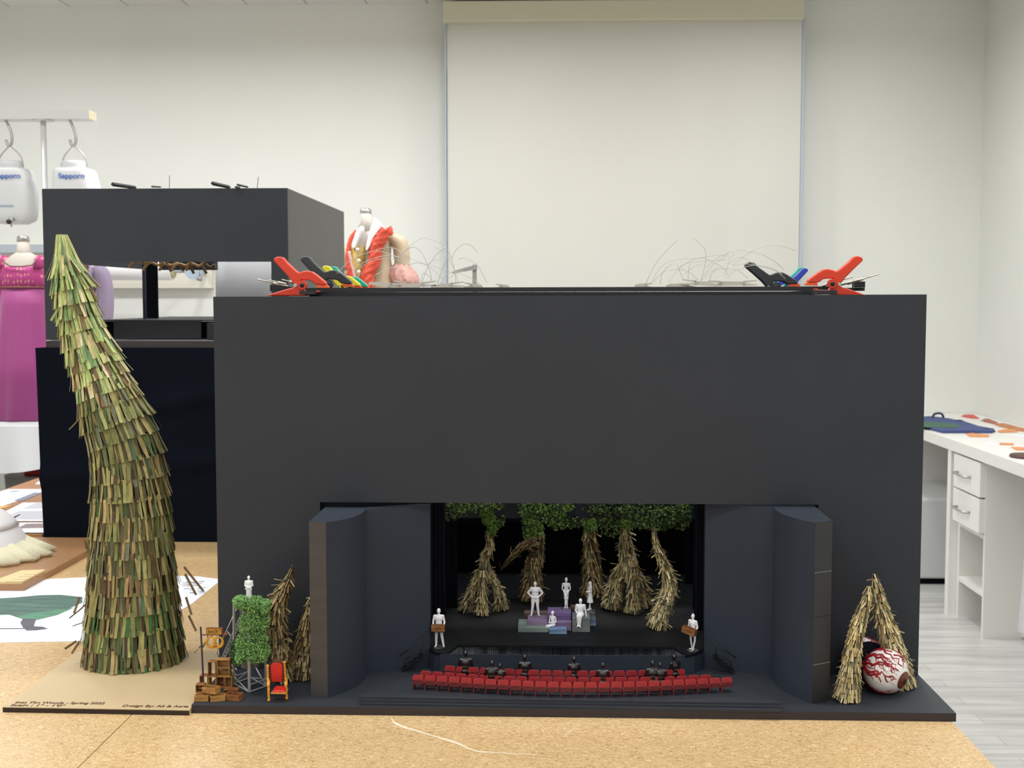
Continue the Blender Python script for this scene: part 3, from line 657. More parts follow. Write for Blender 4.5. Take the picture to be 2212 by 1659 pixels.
# ------------------------------------------------------------------ little people
FIGW = mat('white_figure', rgb(248, 247, 250), .45); FIGB = mat('black_figure', rgb(22, 22, 23), .22, spec=.7)
ACR = mat('clear_acrylic', (1, 1, 1, 1), .05, trans=.95)
BASE = dict(head=(0, 0, 1.58), neck=(0, .01, 1.40), chest=(0, .01, 1.26), belly=(0, .01, 1.08), pel=(0, .015, .94),
            sl=(-.185, .01, 1.36), sr=(.185, .01, 1.36), el=(-.235, .03, 1.10), er=(.235, .03, 1.10), wl=(-.25, -.02, .86), wr=(.25, -.02, .86),
            hl=(-.09, .01, .90), hr=(.09, .01, .90), kl=(-.10, -.01, .49), kr=(.10, -.01, .49), al=(-.11, .02, .08), ar=(.11, .02, .08))
def person(name, label, p, yaw, height, m, pose=None, skirt=None, hair='short', arm=1.12, leg=1.12, bulk=1.08, disc=True, group=None, turn=0, vox=.0007, bun=False, ftdir=0):
    J = dict(BASE); J.update(pose or {}); J = {k: Vector(v) for k, v in J.items()}
    mb = MB(); h = J['head']; hr_ = Matrix.Rotation(turn, 3, 'Z')
    mb.ball(h, (.074, .088, .112), 14, 10, hr_)
    def hd(x, y, z): return h+hr_ @ Vector((x, y, z))
    mb.ball(hd(0, -.012, -.062), (.055, .066, .058), 10, 8)            # jaw
    mb.tube([hd(0, -.078, .035), hd(0, -.108, -.02), hd(0, -.082, -.03)], [.009, .017, .008], 6)   # nose
    for s_ in (-1, 1):
        mb.ball(hd(.074*s_, .005, -.005), (.012, .022, .034), 8, 6); mb.ball(hd(.03*s_, -.082, .04), (.024, .012, .010), 8, 5)
    mb.ball(hd(0, -.083, -.055), (.026, .012, .008), 8, 5)             # mouth
    mb.ball(hd(0, .018, .03), (.083, .092, .102), 14, 8, hr_)          # hair cap
    if hair == 'long':
        mb.limb([hd(-.05, .04, .0), hd(-.075, .06, -.16)], [.05, .035]); mb.limb([hd(.05, .04, .0), hd(.075, .06, -.16)], [.05, .035]); mb.limb([hd(0, .07, 0), hd(0, .1, -.2)], [.06, .04])
    if hair == 'peak': mb.tube([hd(0, .0, .06), hd(.03, .0, .17)], [.075, .012], 10)
    mb.limb([J['neck']-Vector((0, 0, .03)), h-Vector((0, -.01, .06))], [.058*bulk, .05])
    mb.ball(J['chest'], (.165*bulk, .112*bulk, .17), 16, 10); mb.ball(J['belly'], (.138*bulk, .105*bulk, .16), 16, 10); mb.ball(J['pel'], (.158*bulk, .118*bulk, .125), 16, 10)
    mb.limb([J['sl'], J['chest']+Vector((0, 0, .1)), J['sr']], [.062*arm, .08, .062*arm]); mb.limb([J['chest'], J['belly'], J['pel']], [.12, .115, .12])
    for s_, a_, e_, w__ in ((-1, 'sl', 'el', 'wl'), (1, 'sr', 'er', 'wr')):
        mb.limb([J[a_], J[a_].lerp(J[e_], .5), J[e_], J[w__]], [.058*arm, .05*arm, .043*arm, .030*arm])
        d = (J[w__]-J[e_]).normalized(); sd = d.cross(Vector((0, -1, .2))).normalized(); hp = J[w__]+d*.045
        mb.limb([J[w__], hp], [.03, .036])
        for f_ in range(4):
            o_ = sd*(f_-1.5)*.019; mb.limb([hp+o_*.9, hp+o_+d*(.06+.012*(f_ in (1, 2)))+Vector((0, -.012, 0)), hp+o_+d*(.088+.012*(f_ in (1, 2)))+Vector((0, -.03, 0))], [.012, .011, .009], 6)
        mb.limb([J[w__]+d*.02+sd*.03*s_, J[w__]+d*.07+sd*.055*s_], [.013, .010], 6)
    for s_, a_, k_, n_ in ((-1, 'hl', 'kl', 'al'), (1, 'hr', 'kr', 'ar')):
        mb.limb([J[a_], J[a_].lerp(J[k_], .5), J[k_], J[k_].lerp(J[n_], .4), J[n_]], [.088*leg, .076*leg, .058*leg, .054*leg, .04*leg])
        q_ = Vector((.04*s_+ftdir, -.15, -.045)); mb.limb([J[n_]+Vector((0, .03, -.04)), J[n_]+q_*.6+Vector((0, 0, -.02)), J[n_]+q_], [.04, .038, .032])
    if skirt:
        z1_, z0_, r0_ = skirt; c_ = J['pel']; mb.loft([(c_.x, c_.y, z0_, r0_, r0_*.8), (c_.x, c_.y, (z0_+z1_)/2, r0_*.78, r0_*.62), (c_.x, c_.y, z1_, .14, .11)], 20)
    zmin = min(v[2] for v in mb.v); sc_ = height/1.70; ro = Matrix.Rotation(yaw, 3, 'Z')
    if disc is None: zmin = 0
    mb.v = [tuple(Vector(p)+(ro @ (Vector(v)-Vector((0, 0, zmin))))*sc_) for v in mb.v]
    o = mb.build(name, m); r_ = o.modifiers.new('join', 'REMESH'); r_.mode = 'VOXEL'; r_.voxel_size = vox; r_.use_smooth_shade = True
    s2 = o.modifiers.new('smooth', 'SMOOTH'); s2.factor = .5; s2.iterations = 1
    tag(o, label, 'figurine', group)
    if disc:
        d_ = MB(); d_.lathe([(.0105, 0), (.0105, .001)], tuple(Vector(p)-Vector((0, 0, .001)))); d_.build('clear_base', ACR, o)
    return o
def foot(px, py, z): v = on(px, py, z); v.z = z; return v
hips = dict(el=(-.36, .05, 1.14), er=(.36, .05, 1.14), wl=(-.20, -.03, .98), wr=(.20, -.03, .98), kl=(-.12, -.01, .49), kr=(.12, -.01, .49), al=(-.17, .02, .08), ar=(.17, .02, .08))
person('figurine', 'white male figurine with hands on hips on the lilac block', foot(1156, 1330, .8196), 0, .0675, FIGW, hips, bulk=1.25, arm=1.3, leg=1.25)
clasp = dict(el=(-.23, .02, 1.10), er=(.23, .02, 1.10), wl=(-.06, -.16, .86), wr=(.06, -.16, .86), kl=(-.05, 0, .49), kr=(.05, 0, .49), al=(-.05, .02, .08), ar=(.05, .02, .08))
person('figurine', 'white female figurine with hands clasped in front on the tall purple block', foot(1223, 1314, .8338), -.12, .0605, FIGW, clasp, skirt=(.95, .52, .135), hair='peak', leg=.8, arm=.85, bulk=.9)
side = dict(el=(-.22, -.02, 1.10), er=(.20, .02, 1.10), wl=(-.02, -.13, 1.08), wr=(.04, -.14, 1.10), kl=(-.07, 0, .49), kr=(.07, 0, .49), al=(-.07, .08, .08), ar=(.07, -.08, .08))
person('figurine', 'white girl figurine in a flared skirt, side on, at the right of the pile', foot(1274, 1318, .8265), -1.2, .0575, FIGW, side, skirt=(.98, .46, .24), hair='long', leg=.7, arm=.85, bulk=.85)
sit = dict(head=(0, -.02, 1.23), neck=(0, 0, 1.05), chest=(0, .01, .90), belly=(0, .03, .74), pel=(0, .05, .60), sl=(-.185, .0, 1.01), sr=(.185, .0, 1.01), el=(-.24, .0, .76), er=(.24, .02, .76), wl=(-.10, -.20, .62), wr=(.28, .0, .52),
           hl=(-.09, .0, .56), hr=(.09, .0, .56), kl=(-.11, -.40, .56), kr=(.05, -.40, .56), al=(-.08, -.36, .14), ar=(.0, -.42, .14))
def sitter(label, px, py, zseat, yaw, hgt, pose=None, **kw):
    J = dict(sit); J.update(pose or {}); s_ = hgt/1.70; v = on(px, py, zseat); v.z = zseat-.48*s_
    return person('figurine', label, v, yaw, hgt, kw.pop('m', FIGW), J, disc=None, **kw)
sitter('white figurine sitting on the large grey block with one arm propped', 1254, 1331, .8269, -.1, .068, dict(), bulk=1.1)
sitter('small white figurine sitting on the light blue block with bent knees', 1194, 1353, .8076, -.75, .0595, dict(wl=(-.06, -.22, .75), wr=(.06, -.22, .75)), bulk=.85, leg=.85, arm=.85)
hold = dict(el=(-.25, .03, 1.10), er=(.25, .03, 1.10), wl=(-.22, -.17, .90), wr=(.22, -.17, .90), kl=(-.11, 0, .49), kr=(.13, 0, .49), al=(-.12, .02, .08), ar=(.20, .02, .08))
pc = foot(948, 1397, .8002); person('figurine', 'white figurine carrying a crate at the left corner of the stage', pc, 0, .0715, FIGW, hold)
pd = foot(1496, 1404, .8002); person('figurine', 'white hooded figurine carrying a box at the right corner of the stage', pd, -.75, .0665, FIGW, dict(hold, al=(-.07, .06, .08), ar=(.07, -.04, .08)), hair='peak', leg=.85)
# black audience members: seats come first
SEAT = mat('seat_red', rgb(162, 42, 47), .55, var=.15, scale=90); SEATD = mat('seat_dark_red', rgb(98, 26, 30), .6, var=.15, scale=90)
def make_seat():
    t = thing('theatre_chair', (0, 0, 0), 'x', 'theatre seat'); w_ = .0190
    pr = [(-w_/2, 0), (w_/2, 0), (w_/2, .0065), (w_/2-.0025, .0092), (-w_/2+.0025, .0092), (-w_/2, .0065)]
    MB().extrude([(x, -.0015, .0165+z) for x, z in pr], (0, .0022, 0)).build('backrest', SEAT, t)
    MB().box(-w_/2+.0004, w_/2-.0004, -.0008, .0004, .0092, .0168).build('back_shell', SEATD, t)
    MB().box(-w_/2+.0006, w_/2-.0006, .0004, .0135, .0085, .0112).build('seat_cushion', SEAT, t)
    MB().box(-w_/2-.0004, -w_/2+.0022, -.0005, .010, 0, .0085).build('leg', SEATD, t)
    return t
def arc(rowpts):     # (px,py) of the seat tops
    zt2 = Za+.0257; return [on(x, y, zt2) for x, y in rowpts]
ROWS = [('nearest', 26, [(903, 1458), (1090, 1469), (1240, 1474), (1400, 1471.5), (1570, 1463.5)]),
        ('middle', 24, [(920, 1449.5), (1060, 1459), (1200, 1462.5), (1380, 1463), (1525, 1458)]),
        ('farthest', 20, [(972, 1438.5), (1080, 1444.5), (1200, 1448.5), (1340, 1449), (1468, 1446)])]
ORD = 'first second third fourth fifth sixth seventh eighth ninth tenth eleventh twelfth thirteenth'.split()
proto = make_seat(); first = True; ROWC = []
for nm, n, P in ROWS:
    A_ = smoothpts(arc(P), 20); S = [0]
    for i in range(1, len(A_)): S.append(S[-1]+(A_[i]-A_[i-1]).length)
    pos = []
    for k in range(n):
        s = S[-1]*k/(n-1); i = next((j for j in range(len(S)-1) if s <= S[j+1]+1e-9), len(S)-2)
        p = A_[i].lerp(A_[i+1], (s-S[i])/(S[i+1]-S[i])); d = A_[i+1]-A_[i]; ang = math.atan2(d.y, d.x); pos.append((p, ang))
    ROWC.append(pos)
    for k, (p, ang) in enumerate(pos):
        o = proto if first else dup(proto); first = False
        o.location = (p.x, p.y, Za+.0002); o.rotation_euler = (0, 0, ang)
        e = k+1 if k < n/2 else n-k; side_ = 'left' if k < n/2 else 'right'
        o['label'] = 'red theatre seat, %s from the %s end of the %s row' % (ORD[e-1], side_, dict(nearest='front-most', middle='middle', farthest='rear-most, pit-side')[nm])
        o['group'] = 'red seats in the %s row' % dict(nearest='front-most', middle='middle', farthest='pit-side')[nm]
def audience(row_, px, label, yaw, hgt, tilt=0, zz=0):
    pos = ROWC[row_]; tx = px
    best = min(pos, key=lambda q: abs(q[0].x-on(px, 1465, Za+.025).x)); p = best[0]
    x = on(px, 1462, Za+.03).x
    hgt *= 1.36; s_ = hgt/1.70; v = Vector((x, p.y+.0035, Za+.0112-.48*s_+zz*s_))
    J = dict(sit); J.update(wr=(.14, -.22, .64), head=(tilt, -.01, 1.23), el=(-.25, -.04, .78), er=(.25, -.04, .78), kl=(-.11, -.34, .56), kr=(.11, -.34, .56), al=(-.1, -.33, .36), ar=(.1, -.33, .36))
    person('seated_figurine', label, v, math.pi+yaw, hgt, FIGB, J, disc=None, bulk=1.1)
audience(2, 999, 'black broad-shouldered seated figurine near the left end of the farthest row', 0, .060)
audience(1, 1061, 'bigger black seated figurine of the close pair at the left of the middle row', .2, .058)
audience(1, 1079, 'smaller black seated figurine of the close pair at the left of the middle row', -.3, .050)
audience(2, 1132, 'black seated figurine alone in the farthest row left of centre', 0, .057)
audience(2, 1241, 'black seated figurine in the farthest row below the middle of the pit', .25, .055)
audience(1, 1303, 'black seated figurine alone in the middle row right of centre', 0, .056)
audience(1, 1411, 'bigger black seated figurine of the pair toward the right of the middle row', .15, .060)
audience(1, 1428, 'smaller black seated figurine of the pair toward the right of the middle row', -.2, .056)
audience(2, 1466, 'black figurine sitting tilted at the right end of the farthest row', .6, .058, .06)
# ------------------------------------------------------------------ crates
WD = mat('crate_wood', rgb(158, 112, 58), .6, col2=rgb(196, 150, 84), scale=60, stretch=(1, 1, 3)); WDD = mat('crate_wood_dark', rgb(120, 72, 34), .6, col2=rgb(164, 108, 58), scale=60, stretch=(1, 1, 3))
def crate(label, c, size, rz=0, ry=0, open_='up', m=WD, shelf=False, group='wooden crates at the left front corner of the model'):
    # c = centre of the bottom face, size = (w, d, h)
    w_, d, h = size; t = .0011; R_ = Matrix.Translation(Vector(c)) @ Matrix.Rotation(rz, 4, 'Z') @ Matrix.Rotation(ry, 4, 'Y')
    root = thing('wooden_crate', tuple(c), label, 'crate', group)
    def part(nm, boxes):
        mb = MB()
        for x0, x1, y0, y1, z0, z1 in boxes:
            mb.hexa([R_ @ Vector(q) for q in [(x0, y0, z0), (x1, y0, z0), (x1, y1, z0), (x0, y1, z0), (x0, y0, z1), (x1, y0, z1), (x1, y1, z1), (x0, y1, z1)]])
        mb.build(nm, m, root)
    X, Y = w_/2, d/2; g = h*.08
    if open_ == 'up':
        part('bottom_board', [(-X, X, -Y, Y, 0, t)])
        for y in (-Y, Y-t): part('long_side', [(-X, X, y, y+t, 0, h*.46), (-X, X, y, y+t, h*.46+g, h)])
        for x in (-X+.0001, X-t-.0001): part('end_panel', [(x, x+t, -Y+t, Y-t, 0, h*.48), (x, x+t, -Y+t, Y-t, h*.48+g*.6, h)])
    else:
        part('side_board', [(-X, -X+t, -Y, -Y*.1, 0, h), (-X, -X+t, .1*Y, Y, 0, h)]); part('side_board', [(X-t, X, -Y, -Y*.1, 0, h), (X-t, X, .1*Y, Y, 0, h)])
        part('top_board', [(-X+t, X-t, -Y, -Y*.05, h-t, h), (-X+t, X-t, .1*Y, Y, h-t, h)]); part('bottom_board', [(-X+t, X-t, -Y, Y, 0, t)])
        part('back_board', [(-X+t, X-t, Y-t, Y, h*k_+t*.2, h*(k_+.24)-t*.2) for k_ in ((0, .27, .52, .76) if open_ != 'thru' else ())] or [(-X+t, -X+2*t, Y-t, Y, t, h-t), (X-2*t, X-t, Y-t, Y, t, h-t)])
        if shelf: part('shelf_board', [(-X+t, X-t, -Y, Y-t, h*.48, h*.48+t)])
    return root
def gp(px, py, z=Tp): v = on(px, py, z); v.z = z+.0002; return v
crate('slatted crate lying at the bottom left corner of the crate pile', gp(437, 1513), (.0235, .015, .0105), .03)
crate('slatted crate stacked on the bottom left one under the sign post', gp(434, 1508)+Vector((0, .002, .0108)), (.0150, .014, .0135), .0, open_='front', m=WDD)
crate('slatted crate leaning on top of the two front crates', gp(456, 1511)+Vector((0, .003, .0112)), (.0255, .017, .0100), -.30)
crate('slatted crate at the middle of the front row under the leaning one', gp(470, 1513), (.0245, .016, .0098), .32)
crate('slatted open crate at the right end of the front row', gp(505, 1511), (.0265, .018, .0105), -.22, m=WDD)
cb = gp(500, 1497); crate('low flat crate behind the right front crate', cb, (.024, .018, .0075), .06, open_='thru', m=WDD)
zb1 = Tp+.0078; YCf = on(470, 1487, Tp).y; YCr = YCf+.0085; zM = at(470, 1462, YCf).z; zU = at(470, 1425, YCf).z; hM = zM-Tp-.0004; hU = zU-zM-.0004
def cw(px, z): return Vector((X_(px, YCr, 1460), YCr, z))
crate('upright open crate at the left of the stacked shelf crates', cw(442.5, Tp+.0002), (.0145, .016, hM+.0015), .0, open_='thru', m=WDD)
crate('upright open crate second from the left in the stack', cw(460.5, Tp+.0002), (.0138, .016, hM), .0, open_='thru')
crate('upright open crate below the shelf crate', cw(478, Tp+.0002), (.0135, .016, hM), 0, open_='front', m=WDD)
crate('upright open crate at the right of the stack above the flat crate', cw(495, Tp+.0002), (.0130, .015, hM), 0, open_='front')
crate('upper crate standing left of the shelf crate at the top of the stack', cw(460.5, zM), (.0140, .0155, hU*.86), 0, open_='thru', m=WDD)
crate('topmost crate with a middle shelf', cw(484.5, zM), (.0225, .0155, hU), 0, open_='front', shelf=True)
for px in (442.5, 460.5, 478): pass
crate('brown crate held by the left corner figurine', pc+Vector((0, -.0115, .0315)), (.0245, .0105, .0125), 0, m=WDD, group='crates carried by figurines')
crate('brown box held at an angle by the hooded right figurine', pd+Vector((-.0085, -.0095, .0325)), (.0255, .0115, .0120), -.55, .22, m=WDD, group='crates carried by figurines')
# ------------------------------------------------------------------ bakery sign
ROW[0] = 1480; YS_ = on(440, 1489, Tp).y+.0
sg = thing('bakery_sign', (X_(440, YS_), YS_, Tp), 'small hanging bakery sign with golden pretzel on a thin dark post', 'sign')
PUR = mat('dark_purple_post', rgb(62, 40, 56), .5); BRN = mat('sign_brown', rgb(134, 74, 44), .55, var=.15, scale=80); GOL = mat('pretzel_gold', rgb(214, 150, 28), .45, var=.15, scale=90)
MB().tube([(X_(440, YS_), YS_, Tp), at(433.5, 1354, YS_)], .0016, 6, smooth=False).build('post', PUR, sg)
MB().tube([at(435, 1371.5, YS_), at(491, 1370.5, YS_)], .0010, 6).build('arm', BRN, sg)
MB().tube([at(437, 1399, YS_), at(448, 1385, YS_), at(449, 1372, YS_)], .0009, 6).tube([at(430, 1398, YS_), at(438, 1394, YS_)], .0009, 6).build('bracket', PUR, sg)
MB().tube([at(483, 1371, YS_-.002), at(492, 1369.5, YS_-.002)], .0022, 6).build('arm_finial', BRN, sg)
a = at(446, 1355.5, YS_); b_ = at(481, 1370.5, YS_)
fm = MB(); fm.box(a.x, b_.x, YS_-.0020, YS_+.0015, b_.z, a.z); fm.build('sign_board', BRN, sg)
a2 = at(448.5, 1358.5, YS_); b2 = at(477.5, 1369, YS_)
MB().box(a2.x, b2.x, YS_-.0026, YS_-.0018, b2.z, a2.z).build('sign_face', mat('sign_yellow', rgb(222, 170, 52), .5), sg)
tx = text('BAKERY', .0092, mat('sign_ink', rgb(60, 36, 16), .6), sg, Matrix.Translation((a2.x+.0008, YS_-.0029, b2.z+.0012)) @ Matrix.Rotation(math.pi/2, 4, 'X'), .0001, .0002, fit=b2.x-a2.x-.0016)
mb = MB()
for c_, sgn in ((452, -1), (476, 1)):
    ring = []
    for k in range(15):
        q = math.pi*(.12+1.02*k/14); ring.append(at(464+sgn*(4.5+13*math.sin(q)), 1387-12*math.cos(q), YS_-.0015))
    mb.tube(ring, [.0012+.0012*math.sin(math.pi*k/14) for k in range(15)], 8)
mb.tube([at(458, 1375, YS_-.002), at(466, 1383, YS_-.004), at(462, 1390, YS_-.003), at(468, 1397, YS_-.003)], .0019, 8)
mb.tube([at(470, 1375, YS_-.002), at(462, 1383, YS_-.003), at(467, 1390, YS_-.004), at(460, 1397, YS_-.003)], .0019, 8)
mb.build('pretzel', GOL, sg)
# ------------------------------------------------------------------ throne
YT = on(605, 1511, Tp).y
tr = thing('throne_chair', (X_(600, YT), YT, Tp), 'small ornate golden throne chair with red cushions and a pointed crest', 'chair')
GO = mat('throne_gold', rgb(222, 152, 58), .4, var=.12, scale=120); RED = mat('throne_red', rgb(202, 34, 26), .45, var=.12, scale=70); CRE = mat('crest_brown', rgb(110, 66, 48), .5)
def turned(a_, b__, r, n=9):
    P = []; R2 = []
    for k in range(n*2+1):
        t = k/(n*2); P.append(a_.lerp(b__, t)); R2.append(r*(1.18 if k % 2 else .8))
    return P, R2
for xb_, yb1, xt, yt, xm in ((581, 1515, 578, 1440, 583), (619.5, 1511, 614.5, 1432, 618)):
    f0 = on(xb_, yb1, Tp); f1 = at(xb_-1 if xb_ < 600 else xb_-1.5, 1480, f0.y)
    P, R2 = turned(Vector((f0.x, f0.y, Tp+.002)), f1, .0021, 6); mb = MB(); mb.tube(P, R2, 8); mb.ball(Vector((f0.x, f0.y-.001, Tp+.0024)), (.0026, .0032, .0022)); mb.build('front_leg', GO, tr)
    bk = f0.y+.030; a_ = Vector((X_(xm-3 if xb_ < 600 else xm, bk), bk, Tp)); t_ = at(xt, yt, bk)
    P, R2 = turned(a_, t_, .0021, 12); mb = MB(); mb.tube(P, R2, 8); mb.ball(t_+Vector((0, 0, .001)), .0029); mb.build('back_post', GO, tr)
    ar0 = at(xm-3.5 if xb_ < 600 else xm+1.5, 1467, bk-.004)
    MB().tube(smoothpts([ar0+Vector((0, .003, -.002)), ar0+Vector((0, -.006, .003)), (f1+ar0)/2+Vector((0, 0, .003)), f1+Vector((0, 0, .003)), f1+Vector((0, -.003, -.001))], 4), [.0018]*5+[.0024]*5+[.0028]*5+[.0026, .002], 8).build('armrest', GO, tr)
Yb3 = YT+.026
pro = []
c0 = at(597, 1472, Yb3)
for k in range(13):
    q = math.pi*k/12; pro.append((X_(598+13*math.cos(q), Yb3), Yb3, at(598, 1438-7*math.sin(q), Yb3).z))
pro += [(X_(587, Yb3), Yb3, c0.z), (X_(610, Yb3), Yb3, c0.z)]
MB().extrude([Vector(p)-Vector((0, .003, 0)) for p in pro], (0, .0035, 0), True).build('back_cushion', RED, tr, bevel=.001)
pr2 = [(X_(x, Yb3), Yb3+.001, at(x, y, Yb3).z) for x, y in ((583, 1473), (583, 1442), (588, 1432), (595, 1426), (597.5, 1421), (601, 1426), (607, 1429), (612, 1438), (613, 1473))]
MB().extrude(pr2, (0, .003, 0)).build('crest_panel', CRE, tr)
sA = on(585, 1497, Tp+.016); 
MB().hexa([(sA.x, sA.y, Tp+.0145), (sA.x+.0250, sA.y, Tp+.0145), (sA.x+.0242, sA.y+.026, Tp+.0145), (sA.x+.001, sA.y+.026, Tp+.0145), (sA.x, sA.y, Tp+.0165), (sA.x+.0250, sA.y, Tp+.0165), (sA.x+.0242, sA.y+.026, Tp+.0165), (sA.x+.001, sA.y+.026, Tp+.0165)]).build('seat_rail', GO, tr)
MB().hexa([(sA.x+.0015, sA.y+.001, Tp+.0166), (sA.x+.0238, sA.y+.001, Tp+.0166), (sA.x+.0230, sA.y+.025, Tp+.0166), (sA.x+.002, sA.y+.025, Tp+.0166), (sA.x+.003, sA.y+.003, Tp+.0200), (sA.x+.0225, sA.y+.003, Tp+.0200), (sA.x+.0218, sA.y+.024, Tp+.0210), (sA.x+.003, sA.y+.024, Tp+.0210)]).build('seat_cushion', RED, tr, bevel=.001)
# ------------------------------------------------------------------ mossy tower
F0 = on(538.6, 1497, Tp); F1 = on(505.4, 1478, Tp); F2 = on(575, 1484, Tp); F3 = F1+F2-F0
tw = thing('moss_tower', tuple(F0), 'silver-framed tower wrapped in green moss with a leaning stair', 'model tower')
PW = mat('pewter_paint', rgb(172, 172, 172), .4, metal=.3, var=.1, scale=60)
ztop = at(540, 1292, 2.15).z; cen = (F0+F1+F2+F3)/4
tops = [Vector((cen.x+(f.x-cen.x)*.92, cen.y+(f.y-cen.y)*.92, ztop)) for f in (F0, F1, F2, F3)]
for f, t_ in zip((F0, F1, F2, F3), tops): MB().tube([f+Vector((0, 0, .0015)), t_], .0024, 4, smooth=False).build('post', PW, tw)
mb = MB(); fs_ = (F0, F1, F3, F2)
for i in range(4): mb.tube([fs_[i]+Vector((0, 0, .0017)), fs_[(i+1) % 4]+Vector((0, 0, .0017))], .0017, 4, smooth=False)
for i in range(4): mb.tube([fs_[i]+Vector((0, 0, .014 if i % 2 else .0017)), fs_[(i+1) % 4]+Vector((0, 0, .014))], .0012, 4, smooth=False)
mb.tube([F2+Vector((0, 0, .002)), at(546, 1430, 2.14)], .0014, 4, smooth=False); mb.tube([F0+Vector((0, 0, .04)), F1+Vector((0, 0, .002))], .0011, 4, smooth=False)
mb.build('base_frame', PW, tw)
mb = MB(); mb.lathe([(.0165, 0), (.0165, .105), (.0160, .105), (.0160, 0)], (cen.x+.002, cen.y-.004, ztop-.107), 28); mb.build('clear_tube', mat('tube_acrylic', (1, 1, 1, 1), .08, trans=.9), tw)
MB().lathe([(.001, 0), (.0215, 0), (.0215, .0015), (.001, .0015)], (cen.x, cen.y, ztop), 24).build('top_disc', ACR, tw)
GT = [rgb(134, 178, 104), rgb(112, 158, 86), rgb(150, 192, 120), rgb(92, 134, 72)]
mb = MB(); Ym = cen.y-.030
moss(mb, random.Random(8), [(at(x, y, Ym), (rx*Ym/FPX, .020, ry*Ym/FPX)) for x, y, rx, ry in [(552, 1308, 20, 20), (522, 1302, 14, 14), (512, 1296, 6, 7), (562, 1340, 19, 24), (535, 1345, 18, 26), (556, 1380, 22, 26), (530, 1390, 20, 26), (548, 1412, 26, 20), (522, 1415, 12, 16), (570, 1410, 12, 18), (575, 1310, 7, 14)]], 1000, .0019, GT)
mb.build('moss', mat('tower_moss', rgb(100, 150, 70), .85, attr='Col', var=.3, scale=70), tw, color=True)
mb = MB(); moss(mb, random.Random(9), [(at(x, y, Ym+.03), (rx*Ym/FPX, .012, ry*Ym/FPX)) for x, y, rx, ry in [(505, 1402, 10, 18), (512, 1428, 10, 12)]], 500, .0018, [rgb(80, 112, 74), rgb(98, 130, 88)]); mb.build('grey_moss', MATS['tower_moss'], tw, color=True)
mb = MB(); l0 = at(478, 1423, 2.17); l1 = at(516, 1336, 2.16)   # leaning truss stair
for dx in (0, .0065):
    mb.tube([l0+Vector((dx, 0, 0)), l1+Vector((dx, 0, 0))], .0009, 4, smooth=False)
for k in range(12):
    p = l0.lerp(l1, k/12); q_ = l0.lerp(l1, (k+1)/12)+Vector((.0065, 0, 0)); mb.tube([p, q_], .0007, 4, smooth=False); mb.tube([p, p+Vector((.0065, 0, 0))], .0007, 4, smooth=False)
l2 = at(512, 1447, 2.15); mb.tube([l0+Vector((.0065, 0, 0)), l2], .0012, 4, smooth=False); mb.tube([l0, Vector((X_(512, 2.15), 2.15, Tp+.001))], .0014, 4, smooth=False)
mb.build('leaning_stair', PW, tw)
mb = MB(); mb.tube([at(513, 1310, 2.16), at(484, 1374, 2.17), at(468, 1410, 2.17), at(474, 1425, 2.17)], .0012, 5); mb.tube([at(490, 1362, 2.17), at(500, 1376, 2.16)], .0012, 5); mb.build('handrail', PW, tw)
person('figurine', 'white figurine with folded arms standing on top of the mossy tower', Vector((cen.x+.001, cen.y-.002, ztop+.0026)), .1, .0500, FIGW, dict(clasp, wl=(.08, -.17, 1.02), wr=(-.08, -.17, 1.02)), skirt=(.98, .1, .22), disc=False)
